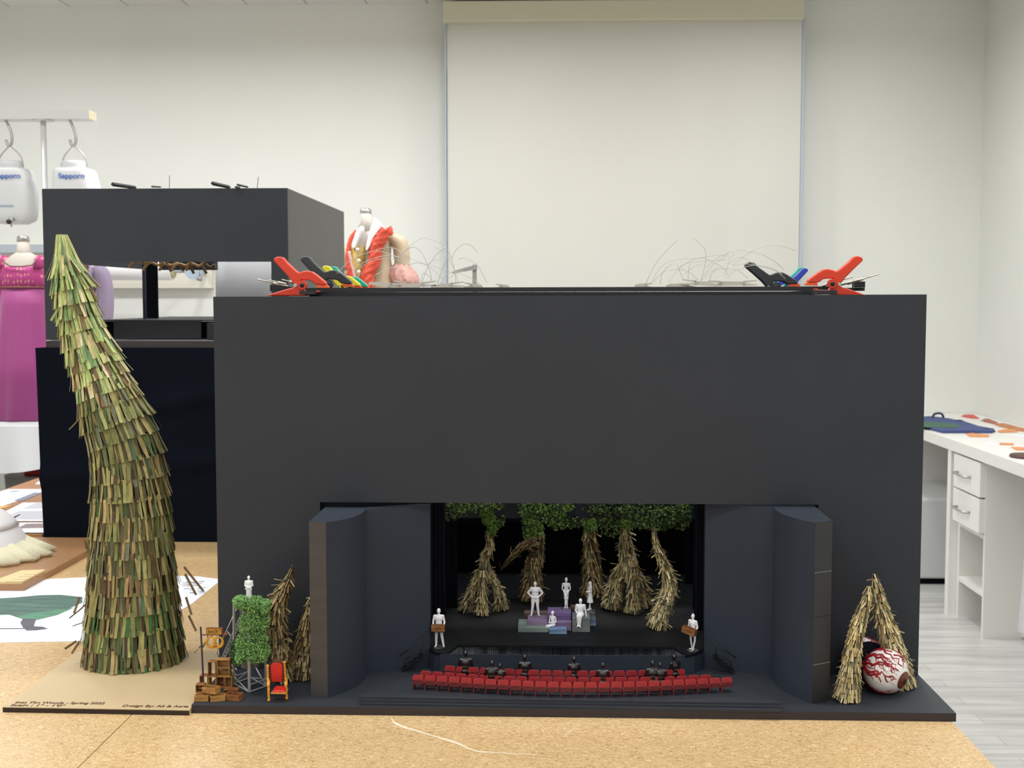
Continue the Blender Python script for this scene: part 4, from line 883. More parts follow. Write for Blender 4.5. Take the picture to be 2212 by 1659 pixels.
# ------------------------------------------------------------------ eyeballs
EW = mat('eye_white', rgb(240, 236, 234), .3, coat=.4); VR = mat('vein_red', rgb(158, 26, 40), .4, var=.25, scale=60); IR = mat('iris_brown', rgb(112, 52, 38), .4, var=.2, scale=200); PU = mat('pupil_black', rgb(24, 18, 18), .3)
def eyeball(label, c, r, look, seed, black=None):
    rnd = random.Random(seed); t = thing('eyeball', (c.x, c.y, c.z-r), label, 'eyeball'); z = look.normalized(); x = z.orthogonal().normalized(); y = z.cross(x)
    R_ = Matrix((x, y, z)).transposed()
    def sp(th_, ph, k=1.0): return c+R_ @ Vector((math.sin(th_)*math.cos(ph), math.sin(th_)*math.sin(ph), math.cos(th_)))*r*k
    MB().ball(c, (r, r, r*1.0), 40, 24).build('white', EW, t)
    def cap(nm, m, t0, t1, k, w_=0):
        mb = MB(); n = 40; M_ = 8; vs = [sp(0, 0, k)]
        for i in range(1, M_+1):
            for j in range(n): vs.append(sp(lerp(t0, t1, i/M_), 2*math.pi*j/n, k if i < M_ else .998))
        fs = [(0, 1+j, 1+(j+1) % n) for j in range(n)]
        for i in range(M_-1): fs += [(1+i*n+j, 1+(i+1)*n+j, 1+(i+1)*n+(j+1) % n, 1+i*n+(j+1) % n) for j in range(n)]
        mb.add(vs, fs, True); return mb.build(nm, m, t)
    cap('iris', IR, 0, .44, 1.012); cap('pupil', PU, 0, .13, 1.022)
    mb = MB()
    def vein(th_, ph, w_, dth, steps, depth):
        P = []; Rr = []
        for k in range(steps):
            P.append(sp(th_, ph, 1.0)); Rr.append(w_*(1-.6*k/steps)); th_ += dth*rnd.uniform(.6, 1.3); ph += rnd.gauss(0, .10)/max(.4, math.sin(max(.2, th_)))
            if th_ < .52: break
            if depth and rnd.random() < .24: vein(th_, ph, w_*.6, dth*.8, max(3, (steps-k)//2+1), depth-1)
        if len(P) > 1: mb.tube(P, Rr, 5)
    for k in range(17): vein(2.9+rnd.uniform(-.3, .2), k*2*math.pi/17+rnd.uniform(-.1, .1), rnd.uniform(.0016, .0036), -.15, rnd.randint(11, 17), 3)
    for k in range(14): vein(.6, k*2*math.pi/14+rnd.uniform(-.2, .2), .0003, .11, rnd.randint(5, 11), 1)
    mb.build('veins', VR, t)
    if black is not None:
        z = black.normalized(); x = z.orthogonal().normalized(); y = z.cross(x); R_ = Matrix((x, y, z)).transposed()
        cap('black_back', VEL, 0, 1.42, 1.07)
    return t
cE = at(1913, 1453, 2.095); rE = .0378; cE.z = Tp+rE+.0004
eyeball('red-veined white eyeball with brown iris looking right, in front of the straw arms', cE, rE, Vector((.66, -.70, -.24)), 4)
cE2 = at(1866, 1440, 2.160); rE = .0385; cE2.z = Tp+rE+.0006
eyeball('second eyeball turned away showing its black back behind the left straw arm', cE2, rE, Vector((-.4, .9, .25)), 9, Vector((.25, -.93, -.18)))
# ------------------------------------------------------------------ things on top of the model
def barpx(name, label, px0, py0, px1, py1, hpx, Y, dep, m, cat='batten', group=None):
    a = at(px0, py0, Y); b_ = at(px1, py1, Y); h = hpx*Y/FPX
    o = MB().hexa([(a.x, Y, a.z-h), (b_.x, Y, b_.z-h), (b_.x, Y+dep, b_.z-h), (a.x, Y+dep, a.z-h), (a.x, Y, a.z), (b_.x, Y, b_.z), (b_.x, Y+dep, b_.z), (a.x, Y+dep, a.z)]).build(name, m)
    return tag(o, label, cat, group)
BAT = mat('black_batten', rgb(44, 43, 46), .55, var=.1, scale=20)
barpx('batten', 'long black wooden batten lying across the top of the theatre model, the raised upper one', 662, 622, 1800, 618.5, 9.5, 2.32, .012, BAT)
barpx('batten', 'lower black batten deepened to blacken the gap behind the top edge of the theatre model', 668, 631.5, 1758, 629.5, 9.5, 2.26, .010, BLK2)  # batten made deeper so its black fills the dark gap beneath
barpx('batten', 'second black crossbar resting under the upper batten further back on the model', 690, 633, 1740, 630.5, 6, 2.29, .012, GLOSSBLK)
for px0, px1, y0_, y1_, lab in ((655, 681, 629, 629, 'black crossbar running front to back with its square end showing by the left red clamp'), (1758, 1799, 627.5, 626.5, 'black crossbar running front to back with its end showing under the right red clamp')):
    p = at(px0, y0_, 2.235); q = at(px1, y1_, 2.235); zb_ = at(px0, y0_+9, 2.235).z
    zb_ = max(zl, zr)+.0003
    o = MB().box(p.x, q.x, 2.2, 2.998, zb_, p.z).build('crossbar', BLK2); tag(o, lab, 'batten', 'crossbars on the model top')
for Y0, Y1, p0, p1, lab in ((2.356, 2.376, 584, 1868, 'longest black batten behind the red clamps under the front metal clips'), (2.425, 2.455, 700, 1752, 'wide black batten under the nylon line clips'), (2.565, 2.59, 690, 1760, 'black batten under the yellow and blue clamps'), (2.66, 2.68, 690, 1760, 'rear-most black batten under the teal clamps')):
    zt_0 = at(1193, 621.6, Y0).z; o = MB().box(X_(p0, Y0, 625), X_(p1, Y0, 625), Y0, Y1, zt_0-.006, zt_0-.0002).build('batten', BAT); tag(o, lab, 'batten', 'battens across the model top')
barpx('black_bracket', 'black bracket behind the left red clamp under the silver pins', 583, 615, 640, 621, 14, 2.34, .02, GLOSSBLK, 'bracket')
barpx('black_bracket', 'dark block behind the right red clamp', 1846, 608, 1869, 608, 13, 2.34, .02, GLOSSBLK, 'bracket')
UP = [(280, 190), (330, 145), (400, 130), (470, 150), (560, 260), (700, 390), (760, 440), (800, 450), (870, 425), (960, 410), (1050, 430), (1150, 500), (1260, 590), (1320, 640), (1330, 690), (1290, 705), (1200, 690), (1120, 690), (1040, 620), (980, 605), (900, 600), (840, 590), (790, 640), (770, 730), (690, 690), (600, 560), (450, 390), (300, 230)]
LO = [(120, 912), (300, 850), (500, 790), (650, 752), (760, 700), (880, 780), (900, 830), (1100, 830), (1180, 800), (1180, 850), (900, 912), (850, 912)]
def clamp(label, px, py, Y, scale, col, colt, mirror=1, rot=0, wd=.020, group='spring clamps on top of the model', lower=True):
    o = at(px, py, Y); k = Y/FPX/9.217*scale; cr, sr = math.cos(rot), math.sin(rot)
    def tr_(p, dy):
        u = (p[0]-865)*k*mirror; v = -(p[1]-700)*k; return Vector((o.x+u*cr-v*sr, Y+dy, o.z+u*sr+v*cr))
    t = thing('spring_clamp', tuple(o), label, 'clamp', group)
    up = [tr_(p, 0) for p in UP]; lo = [tr_(p, .001) for p in LO]
    if mirror < 0: up = up[::-1]; lo = lo[::-1]
    MB().extrude(up, (0, wd, 0)).build('upper_handle', col, t, bevel=.0022*scale)
    if lower: MB().extrude([Vector(p) for p in lo], (0, wd*.9, 0)).build('lower_handle', col, t, bevel=.0018*scale)
    ry = Matrix.Rotation(math.pi/2, 3, 'X')
    p = tr_((865, 700), -.001)
    MB().lathe([(95*k, -.004), (95*k, .0045)], tuple(p), 18, rot=ry, smooth=False).build('hinge_boss', col, t, bevel=.001)
    MB().lathe([(50*k, -.0045), (44*k, .0062), (20*k, .0065)], tuple(p), 14, rot=ry).build('pivot_pin', GLOSSBLK, t)
    q_ = tr_((715, 700), .004); MB().lathe([(36*k, -.004), (36*k, .0045)], tuple(q_), 12, rot=ry).build('spring', SILV, t)
    if colt:
        pa = [tr_(c_, .002) for c_ in ((1140, 700), (1190, 692), (1330, 692), (1370, 720), (1370, 752), (1135, 752))]
        if mirror < 0: pa = pa[::-1]
        MB().extrude(pa, (0, wd*.8, 0)).build('jaw_pad', colt, t)
    return t
RC = mat('clamp_red', rgb(226, 62, 34), .32); OC = mat('clamp_orange', rgb(255, 98, 40), .4); YC = mat('clamp_yellow', rgb(236, 222, 52), .35); TC = mat('clamp_teal', rgb(32, 178, 152), .35)
BC = mat('clamp_blue', rgb(46, 72, 184), .35); KC = mat('clamp_black', rgb(48, 50, 54), .4)
clamp('large red spring clamp at the left end of the model top', 653.8, 616, 2.245, 1.0, RC, OC)
clamp('large red spring clamp at the right end of the model top', 1797, 613, 2.245, 1.0, RC, OC, -1, -.05)
clamp('black spring clamp just behind the left red clamp', 710, 614, 2.45, .98, KC, OC, 1, 0, lower=False)
clamp('yellow spring clamp behind the black one at the left', 741, 618, 2.56, .72, YC, OC, 1, 0, lower=False)
clamp('teal spring clamp at the far left behind the yellow one', 757, 620, 2.62, .72, TC, OC, 1, 0, lower=False)
clamp('black spring clamp beside the blue clamp at the right', 1676, 619, 2.45, .95, KC, OC, 1, .12, lower=False)
clamp('blue spring clamp leaning right between the black and red clamps', 1706, 618, 2.60, .62, BC, OC, -1, 0, lower=False)
clamp('teal spring clamp peeking behind the blue one at the right', 1699, 616, 2.68, .62, TC, OC, -1, 0, lower=False)
def clip(label, px0, py0, px1, py1, Y, group, wpx=12):
    a = at(px0, py0, Y); b_ = at(px1, py1, Y); d = b_-a; L_ = d.length; u = d/L_; up = Vector((-u.z, 0, u.x));
    if up.z < 0: up = -up
    w_ = wpx*Y/FPX; t = thing('metal_clip', tuple(a), label, 'clip', group)
    body = [a-up*w_*.2, a+u*L_*.62-up*w_*.35, a+u*L_*.66+up*w_*.3, a+u*L_*.3+up*w_*.45, a+up*w_*.2]
    MB().extrude(body, (0, .007, 0)).build('jaw', NICK, t)
    l1 = a+u*L_*.6; MB().extrude([l1-up*w_*.45, b_-up*w_*.5, b_-up*w_*.35, l1+up*w_*.1], (0, .007, 0)).build('lower_lever', NICK, t)
    MB().extrude([l1+up*w_*.05, b_+up*w_*.25, b_+up*w_*.42, l1+up*w_*.45], (0, .007, 0)).build('upper_lever', NICK, t)
    MB().lathe([(w_*.32, -.001), (w_*.32, .008)], tuple(l1), 10, rot=Matrix.Rotation(-math.pi/2, 3, 'X')).build('hinge_pin', SILV, t)
GL = 'metal clips on the left of the model top'; GR_ = 'metal clips on the right of the model top'
for lab, x0, y0, x1, y1, Y in (('long pale metal clip at the left, nearest the coral dress', 797, 612, 872, 619, 2.36), ('metal clip with raised levers just right of the longest left clip', 880, 617, 850, 610, 2.42),
                        ('long metal clip tilted up to the right in the left cluster', 868, 620, 942, 611, 2.36), ('metal clip at the right part of the left cluster', 931, 620, 1002, 613, 2.36), ('small dull metal clip at the right end of the left cluster', 1042, 620, 1002, 615, 2.42), ('tiny metal clip lying alone right of the left cluster', 1100, 620, 1070, 618, 2.36)):
    clip(lab, x0, y0, x1, y1, Y, GL)
for lab, x0, y0, x1, y1, Y in (('tiny dark metal clip at the left end of the right cluster', 1372, 617.5, 1410, 616.5, 2.36), ('small metal clip second from the left in the right cluster', 1440, 618, 1476, 617, 2.40), ('metal clip with levers pointing left in the right cluster', 1550, 616, 1474, 608, 2.36),
                        ('metal clip behind the middle of the right cluster', 1600, 614, 1530, 611, 2.43), ('long metal clip touching the black clamp at the right', 1560, 615, 1637, 610, 2.36), ('flat metal clip low in the middle of the right cluster', 1450, 618, 1508, 616, 2.37)):
    clip(lab, x0, y0, x1, y1, Y, GR_)
for i, (x0, y0, x1, y1, lab) in enumerate(((556, 603, 622, 619, 'longest silver pin of the bundle sticking out left of the left red clamp'), (581, 605, 618, 614, 'silver pin second longest behind the left red clamp'), (609, 604, 640, 612, 'silver pin closest to the left red clamp'),
                   (1899, 592, 1830, 613, 'longest silver pin sticking out right of the right red clamp'), (1842, 598, 1775, 618, 'silver pin behind the handle of the right red clamp'), (1870, 601, 1815, 615, 'silver pin between the other two at the right red clamp'))):
    p = at(x0, y0, 2.30); q_ = at(x1, y1, 2.32); t = thing('silver_pin', tuple(p), lab, 'pin', 'silver pins by the red clamps')
    MB().tube([p, p.lerp(q_, .5)], .0012, 6).build('tip', NICK, t); MB().tube([p.lerp(q_, .5), q_], .0024, 8).build('barrel', NICK, t)
# clear fishing lines arcing up
WIRE = mat('nylon_line', rgb(196, 196, 190), .22, spec=.9)
def wire(P, Y, label, group, yd=.0):
    pts = smoothpts([at(x, y, Y+yd*i) for i, (x, y) in enumerate(P)], 7)
    o = MB().tube(pts, .00055, 5).build('nylon_line', WIRE); tag(o, label, 'nylon line', group)
WLf = [[(727, 592), (760, 560), (795, 546), (815, 542), (845, 550), (868, 558)], [(770, 585), (800, 565), (840, 559), (870, 565)], [(765, 583), (790, 565), (830, 553), (868, 560), (890, 582)], [(858, 566), (872, 545), (905, 517), (930, 517), (962, 530)],
       [(855, 580), (868, 548), (893, 534), (912, 548), (930, 590), (930, 612)], [(812, 540), (850, 536), (890, 560), (925, 572), (970, 585)], [(805, 600), (815, 592), (845, 578), (862, 580)], [(910, 615), (925, 575), (948, 545), (965, 538), (980, 575), (985, 612)],
       [(975, 560), (985, 540), (1003, 527), (1020, 532), (1031, 545)], [(925, 570), (940, 560), (945, 562)], [(908, 614), (914, 590), (930, 600), (938, 614)], [(945, 612), (960, 570), (972, 556)], [(990, 560), (1005, 558), (1030, 572), (1043, 594), (1052, 610)], [(973, 600), (985, 590), (1002, 594), (1022, 604), (1040, 616)],
       [(938, 532), (960, 548), (980, 580), (990, 610)], [(953, 612), (970, 590), (1000, 585)], [(880, 573), (905, 568), (932, 580), (958, 604)]]
for P in WLf: wire(P, 2.40, 'clear nylon line arcing up from the left clips on the model', 'nylon lines at the left of the model top')
def zr_(x, y): return (1380+x/3.95, 500+y/3.95)
WRt = [[(55, 450), (140, 280), (240, 160), (330, 75)], [(470, 60), (540, 120), (572, 190), (560, 300), (530, 420)], [(100, 450), (190, 300), (330, 235), (480, 230), (640, 205), (780, 210)], [(130, 420), (220, 340), (340, 320), (420, 340), (500, 410)],
       [(250, 430), (340, 320), (460, 240), (560, 230), (640, 265), (720, 310), (760, 370)], [(180, 450), (210, 340), (290, 270)], [(350, 300), (440, 260), (600, 250), (740, 240)], [(530, 420), (600, 350), (680, 320), (790, 320), (860, 340), (930, 400)],
       [(580, 300), (680, 220), (770, 175), (860, 160), (960, 175), (1060, 200), (1150, 250), (1210, 300), (1235, 325)], [(760, 280), (850, 220), (900, 230), (990, 285), (1070, 340)], [(800, 290), (900, 210), (1000, 150), (1130, 115), (1240, 130), (1340, 165)],
       [(810, 290), (900, 275), (1020, 295), (1130, 320), (1200, 360), (1250, 405)], [(850, 330), (920, 300), (1000, 290), (1080, 300), (1170, 330), (1225, 370)], [(330, 290), (345, 330), (375, 400)], [(420, 400), (430, 300), (440, 270)], [(545, 380), (600, 320), (640, 280), (700, 240), (770, 175)], [(720, 380), (750, 330), (770, 250), (815, 185)], [(750, 400), (800, 350), (850, 310)], [(400, 360), (470, 300), (560, 270)], [(600, 430), (620, 360), (680, 300)]]
for P in WRt: wire([zr_(x, y) for x, y in P], 2.40, 'clear nylon line arcing up from the right clips on the model', 'nylon lines at the right of the model top')
# ------------------------------------------------------------------ second model on a draped box
ROW[0] = 1168; Y5 = 3.44; zt5 = at(97, 751, Y5).z
xa = X_(97, Y5); xb = X_(700, Y5)
mb = MB(); nx = 70; nz = 30; vs = []
def fold(x, z): return .006*math.sin(9*x+3*z)+.022*math.exp(-(((z-1.13)-.05*math.sin(4*(x+1.2)))/.025)**2)*(x > -1.3)+.014*math.exp(-(((z-.95)-.10*(x+1.3))/.02)**2)
xl_ = at(78, 751, Y5).x
for j in range(nz+1):
    for i in range(nx+1):
        v = j/nz; xx = lerp(lerp(xl_, xa, min(1, v*1.1)), xb, i/nx); z = lerp(zt5, T+.001, v); vs.append((xx, Y5-.004-fold(xx, z)*math.sin(math.pi*min(1, v*1.02))**.4-.002, z))
W_ = nx+1
fs = [(j*W_+i, (j+1)*W_+i, (j+1)*W_+i+1, j*W_+i+1) for j in range(nz) for i in range(nx)]
mb.add(vs, fs, True)
t = thing('draped_box', (xa, Y5, T), 'tall box wrapped in dark navy cloth under the second black model', 'box')
MB().box(xa+.012, xb-.01, Y5+.012, 4.40, T, zt5-.004).build('box_core', BLK2, t)
MB().box(xa+.001, xb, Y5+.001, 4.41, zt5-.004, zt5).build('cloth_top', NAVY, t)
mb.build('cloth_front', NAVY, t); MB().box(xb-.009, xb, Y5+.002, 4.41, T, zt5-.004).box(xa+.001, xa+.010, Y5+.002, 4.41, T, zt5-.004).build('cloth_side', NAVY, t)
# black model
ROW[0] = 500
z0 = at(103, 744, Y5).z; zc0 = zt5+.0002
m2 = thing('second_stage_model', (X_(360, Y5), Y5, zc0), 'smaller open black stage model standing on the draped box at the left', 'scale model')
x0 = X_(93, Y5); x1 = X_(621.5, Y5); zT = at(350, 407, Y5).z; zB = at(350, 565.5, Y5).z; zc1 = at(350, 735, Y5).z; Yk = at(735, 458, Y5).y
# depth of the right side from its far top corner
Yk = (zT-H)/( (at(735, 458, 1).z-H) )
MB().box(x0, x1+.002, Y5, Yk, zc0, zc1-.002).build('base', EDGE, m2)
MB().box(x0, x1, Y5, Y5+.008, zB, zT).build('front_header', BLK, m2)
MB().box(x0, X_(168, Y5), Y5, Y5+.008, zc1, zB).build('front_column', BLK, m2)
MB().box(X_(585, Y5), x1, Y5, Y5+.008, zc1, zB).build('front_column', BLK, m2)
MB().box(x1-.008, x1, Y5+.008, Yk, zc1, zT).build('side_wall', mat('black_side_painted_sheen', rgb(74, 75, 76), .5, var=.05, scale=20), m2)  # same black paint, lightened to carry the sheen on this side
MB().box(x0, x0+.008, Y5+.008, Yk, zB-.0, zT).build('side_wall', BLK, m2)
MB().box(x0+.008, X_(462, Yk-.02), Yk-.008, Yk, at(400, 563, Yk).z, zT-.02).build('rear_header', BLK2, m2)
ROW[0] = 640
mb = MB(); mb.box(X_(244, 3.60), X_(433, 3.60), 3.60, 3.606, zc1, at(300, 692, 3.60).z); mb.build('stage_riser', BLK2, m2)
mb = MB(); mb.box(X_(200, 3.62), X_(470, 3.62), 3.62, 4.38, at(300, 691, 3.62).z-.004, at(300, 691, 3.62).z); mb.build('stage_floor', BLK2, m2)
MB().box(X_(180, 3.64), X_(490, 3.64), 3.64, 3.646, zc1, at(300, 691, 3.62).z-.005).build('dark_gap_filler', VEL, m2)  # black sheet added to fill the gap below the floor with darkness
MB().box(X_(446, 3.56), X_(470, 3.56), 3.56, 3.60, zc1, at(450, 698, 3.56).z).build('side_block', BLK2, m2)
Yq = 3.9; MB().box(X_(313, Yq), X_(340, Yq), Yq, Yq+.01, at(300, 691, 3.62).z, zB+.1).build('rear_column', VEL, m2)
MB().box(X_(308, 3.75), X_(314, 3.75), 3.75, 3.76, at(300, 691, 3.62).z, zB+.1).build('rear_column', BLU, m2)
MB().box(X_(345, Yq), X_(466, Yq), Yq, Yq+.03, at(400, 583, Yq).z, at(400, 555, Yq).z).build('inner_beam', BLK2, m2)
# white curved cyclorama
xa_ = X_(466, 4.1); xb_ = X_(588, 3.75)
pl = [(xa_, 4.1)]+[(lerp(xa_, X_(600, 3.85), math.sin(q*.157)), 4.1-.3*(1-math.cos(q*.157))) for q in range(1, 11)]
pl2 = [(x, y+.004) for x, y in pl[::-1]]
MB().prism(pl+pl2, at(300, 691, 3.62).z, zT-.03, True).build('white_backdrop', mat('white_card', rgb(246, 247, 252), .7), m2)
TWG = mat('curly_wood', rgb(176, 140, 92), .6, var=.2, scale=60); TWD = mat('curly_wood_dark', rgb(110, 82, 54), .6, var=.2, scale=60)
def zz(x, y): return (170+x/7.136, 550+y/7.136)
for k, P in enumerate([[(775, 200), (830, 130), (880, 105), (960, 112), (1010, 135), (1090, 105)], [(990, 245), (1060, 150), (1130, 125), (1200, 155), (1260, 155), (1305, 110)], [(1240, 245), (1300, 150), (1360, 150), (1420, 165), (1480, 150), (1515, 115)], [(1440, 240), (1500, 160), (1560, 145), (1640, 170), (1700, 150), (1725, 110)], [(1650, 245), (1720, 150), (1780, 150), (1850, 180), (1900, 150), (1920, 110)],
           [(1350, 100), (1400, 210), (1425, 260)], [(1560, 140), (1610, 250)], [(1700, 150), (1775, 290)], [(1890, 150), (1970, 290)], [(960, 110), (1020, 135)], [(1960, 150), (2030, 200), (2095, 150)], [(2070, 230), (2100, 190)]]):
    Yw_ = 3.60+.02*(k % 3); MB().tube(smoothpts([at(*zz(x, y), Yw_) for x, y in P], 5), .0042, 7).build('wavy_stick', TWG if k < 5 else TWD, m2)
for px0, py0, px1, py1, hw in ((243, 398, 292, 409, 5.5), (328, 403, 347, 408, 2.5), (459, 396, 495, 408, 5.5), (509, 404, 518, 409, 3), (513, 399, 535, 408, 3)):
    a_ = at(px0, py0, Y5-.03); b_ = at(px1, py1-4, Y5+.10); r_ = hw*Y5/FPX*.8
    o = MB().tube([a_, b_], [r_, r_*.9], 4, smooth=False).build('top_stick', BLK2, m2)
for px0, py0, px1, py1 in ((366, 379, 366, 412), (558, 382, 555, 412)):
    MB().tube([at(px0, py0, Y5+.05), at(px1, py1, Y5+.05)], .0009, 5).build('thin_pin', GLOSSBLK, m2)
# ------------------------------------------------------------------ left table top
CB = mat('brown_board', rgb(168, 126, 88), .4, var=.05, scale=12); z3 = T+.016
pF = on(52, 1263, z3); 
bd = thing('brown_board', (pF.x-.3, pF.y, T), 'brown board on the cork table carrying the white domed form', 'board')
MB().box(-1.945, pF.x, pF.y, 3.41, T, z3).build('panel', CB, bd, bevel=.001)
b2_ = MB().box(-1.95, X_(96, 3.5)-.004, 3.45, 4.88, T, z3).build('brown_board', CB); tag(b2_, 'brown board behind the first, spread with printed sheets beside the draped box', 'board')
sgn_ = [on(x, y, z3+.0004) for x, y in ((0, 1262), (48, 1262), (99, 1234), (45, 1236), (0, 1252))]
lb = MB().prism([(p.x, p.y) for p in [on(-20, 1262, z3), on(48, 1262, z3), on(99, 1235, z3), on(46, 1237, z3)]], z3+.0003, z3+.006).build('wooden_label', mat('label_wood', rgb(228, 200, 148), .5, var=.03, scale=20)); tag(lb, 'thin pale wooden label plate at the front edge of the brown board', 'label')
lb['_w'] = tuple(lb.location)
mb = MB(); rr = random.Random(2)
for ln in range(4):
    yy = 1241+ln*5.2; xx = 52-ln*12
    for k in range(9):
        a_ = on(xx+k*5-ln, yy, z3+.006); w__ = rr.uniform(.004, .008); mb.box(a_.x, a_.x+w__, a_.y-.0005, a_.y+.0005, z3+.006, z3+.0063)
mb.build('engraved_line', ENG, lb)
# white dome form with gauze skirt
PLA = mat('plaster_white', rgb(232, 230, 234), .75, bump=.3, bscale=60, spec=.2); LACE = mat('cream_lace', rgb(232, 226, 196), .85, bump=.8, bscale=180, spec=.2)
cD = on(-62, 1203, z3); r0 = .150
dm = thing('domed_form', (cD.x, cD.y, z3), 'white cloth-covered domed form on a crumpled cream lace base', 'form')
prof = [(r0*math.cos(q), .19*math.sin(q)) for q in [k*math.pi/2/12 for k in range(12)]]+[(.001, .235)]
MB().lathe([(r*.97, z*.66) for r, z in prof], (cD.x, cD.y, z3+.001), 40, smooth=True).build('dome', PLA, dm)
MB().lathe([(r*1.0, max(z, .0)*.66+.012) for r, z in prof[4:]], (cD.x-.012, cD.y, z3+.006), 40).build('cloth_cover', PLA, dm)
MB().loft([(cD.x, cD.y, z3+.0005, r0*1.30, r0*1.15), (cD.x, cD.y, z3+.012, r0*1.34, r0*1.18), (cD.x, cD.y, z3+.03, r0*1.1, r0*1.0), (cD.x, cD.y, z3+.045, r0*.9, r0*.85)], 90, True, lambda t, q: 1+.05*math.sin(q*17+2*t)+.035*math.sin(q*31+t)).build('lace_base', LACE, dm)
# big painted sheet
WP_ = mat('white_paper', rgb(238, 239, 246), .6)
PO = [(-80, 1390), (-80, 1276), (52, 1274), (95, 1252), (185, 1248), (330, 1243), (430, 1246), (473, 1252), (470, 1260), (415, 1305), (330, 1355), (250, 1385), (0, 1389)]
pw_ = thing('painted_sheet', tuple(on(200, 1320, T)), 'large white paper with a green and grey brush-painted bird shape on the cork table', 'painting')
MB().prism([tuple(on(x, y, T)[:2]) for x, y in PO], T+.0002, T+.0012).build('paper', WP_, pw_)
GPT = mat('green_grey_brush', rgb(62, 84, 84), .7, col2=rgb(88, 124, 104), scale=9, stretch=(1, 8, 1)); GLG = mat('green_brush', rgb(92, 150, 118), .7, col2=rgb(72, 112, 96), scale=14, stretch=(1, 6, 1)); GFT = mat('grey_brush', rgb(96, 96, 104), .7, col2=rgb(80, 80, 88), scale=20)
def flatp(P, z, m, nm): MB().prism([tuple(on(x, y, z)[:2]) for x, y in P], z, z+.0003).build(nm, m, pw_)
flatp([(-60, 1296), (30, 1291), (85, 1286), (130, 1285), (178, 1290), (178, 1302), (150, 1314), (120, 1327), (80, 1337), (45, 1336), (20, 1328), (-60, 1330)], T+.0012, GPT, 'painted_body')
flatp([(35, 1331), (90, 1322), (140, 1316), (160, 1312), (125, 1328), (80, 1339), (50, 1338)], T+.0015, GLG, 'painted_edge')
flatp([(50, 1336), (78, 1337), (73, 1353), (92, 1354), (103, 1358), (80, 1361), (58, 1362), (50, 1356), (44, 1345)], T+.0016, GFT, 'painted_foot'); flatp([(-60, 1357.5), (52, 1357), (52, 1358.2), (-60, 1359)], T+.0016, GFT, 'painted_line')
mb = MB(); rr = random.Random(4)
for k in range(26):
    x = rr.uniform(400, 440); y = rr.uniform(1254, 1282); a_ = on(x, y, T+.0012); w__ = rr.uniform(.006, .02); an = rr.uniform(-.5, .8); mb.obox((a_.x, a_.y, T+.0014), (w__, .0022, .0004), an)
mb.build('ink_scribble', mat('ink', rgb(60, 64, 72), .7), pw_)
# printed sheets on the second board
def sheet2(label, P, inner, z, cat='print'):
    t = thing('printed_sheet', tuple(on(P[0][0], P[0][1], z)), label, cat, 'printed sheets on the back brown board')
    MB().prism([tuple(on(x, y, z)[:2]) for x, y in P], z, z+.0008).build('paper', WP_, t)
    for Q_, c_ in inner: MB().prism([tuple(on(x, y, z+.0008)[:2]) for x, y in Q_], z+.0008, z+.0012).build('print_area', c_, t)
G1 = mat('print_grey', rgb(128, 130, 148), .6, var=.1, scale=20); G2 = mat('print_pale', rgb(200, 200, 208), .6); G3 = mat('print_orange', rgb(226, 166, 96), .6); G4 = mat('print_mauve', rgb(150, 132, 134), .6, var=.15, scale=30)
sheet2('printed sheet at the far end of the board with dark grey picture', [(-20, 1068), (18, 1057), (93, 1057), (93, 1064), (-20, 1102)], [([(28, 1082), (50, 1082), (92, 1064), (74, 1064)], G1), ([(20, 1063), (40, 1062), (44, 1060), (24, 1061)], G1), ([(-10, 1100), (-10, 1094), (30, 1091), (12, 1097)], G3)], z3+.0002)
sheet2('white printed sheet with pale grey panel in the middle of the board', [(-30, 1126), (50, 1086), (94, 1086), (94, 1126)], [([(0, 1122), (40, 1104), (94, 1104), (94, 1122)], G2), ([(50, 1099), (80, 1085), (94, 1085), (94, 1098)], G2), ([(28, 1118), (42, 1111), (44, 1112), (32, 1119)], G1)], z3+.0014)
sheet2('printed sheet with mauve bands nearest the domed form', [(-30, 1150), (-10, 1130), (94, 1129), (95, 1151)], [([(34, 1142), (56, 1132), (94, 1131), (94, 1140)], G4), ([(0, 1133), (44, 1133), (26, 1141), (10, 1137)], G4)], z3+.0026)
pc_ = MB().prism([tuple(on(x, y, z3+.0002)[:2]) for x, y in ((76, 1046), (93, 1046), (93, 1038), (84, 1040))], z3+.0002, z3+.001).build('paper_scrap', WP_); tag(pc_, 'small curved white paper scrap at the back of the brown board', 'paper')
# ------------------------------------------------------------------ white draped table with half-size dress forms
CL = mat('white_tablecloth', rgb(218, 218, 221), .8, bump=.15, bscale=20); zW = .85
ROW[0] = 1000
tb = thing('draped_table', (-3.2, 5.9, 0), 'table under a white cloth in the back left corner carrying the magenta gown', 'table')
LEGM = mat('dark_red_leg', rgb(84, 50, 46), .5)
MB().box(-4.3, -2.36, 5.68, 6.5, zW-.03, zW-.004).build('tabletop', LEGM, tb)
for x in (-4.25, -2.45):
    for y in (5.9, 6.4): MB().box(x, x+.07, y, y+.07, 0, zW-.03).build('leg', LEGM, tb)
mb = MB(); nx = 60; nz = 8; F = []
def hang(u): return .18+.10*(1-u)+.03*math.sin(u*9)
path = [(lerp(-4.3, -2.355, i/nx), 5.64, i/nx) for i in range(nx+1)]+[(-2.335, lerp(5.66, 6.5, i/12), 1+i/12*.3) for i in range(13)]
rows2 = []
for j in range(nz+1):
    v = j/nz
    rows2.append([(x+(.02*v*math.sin(u*40) if y > 5.65 else 0), y-.03*v*(1+.5*math.sin(u*55)), zW-(hang(min(u, 1)))*v) for x, y, u in path])
vs = [p for r in rows2 for p in r]; W_ = len(path)
mb.add(vs, [(j*W_+i, (j+1)*W_+i, (j+1)*W_+i+1, j*W_+i+1) for j in range(nz) for i in range(W_-1)], True)
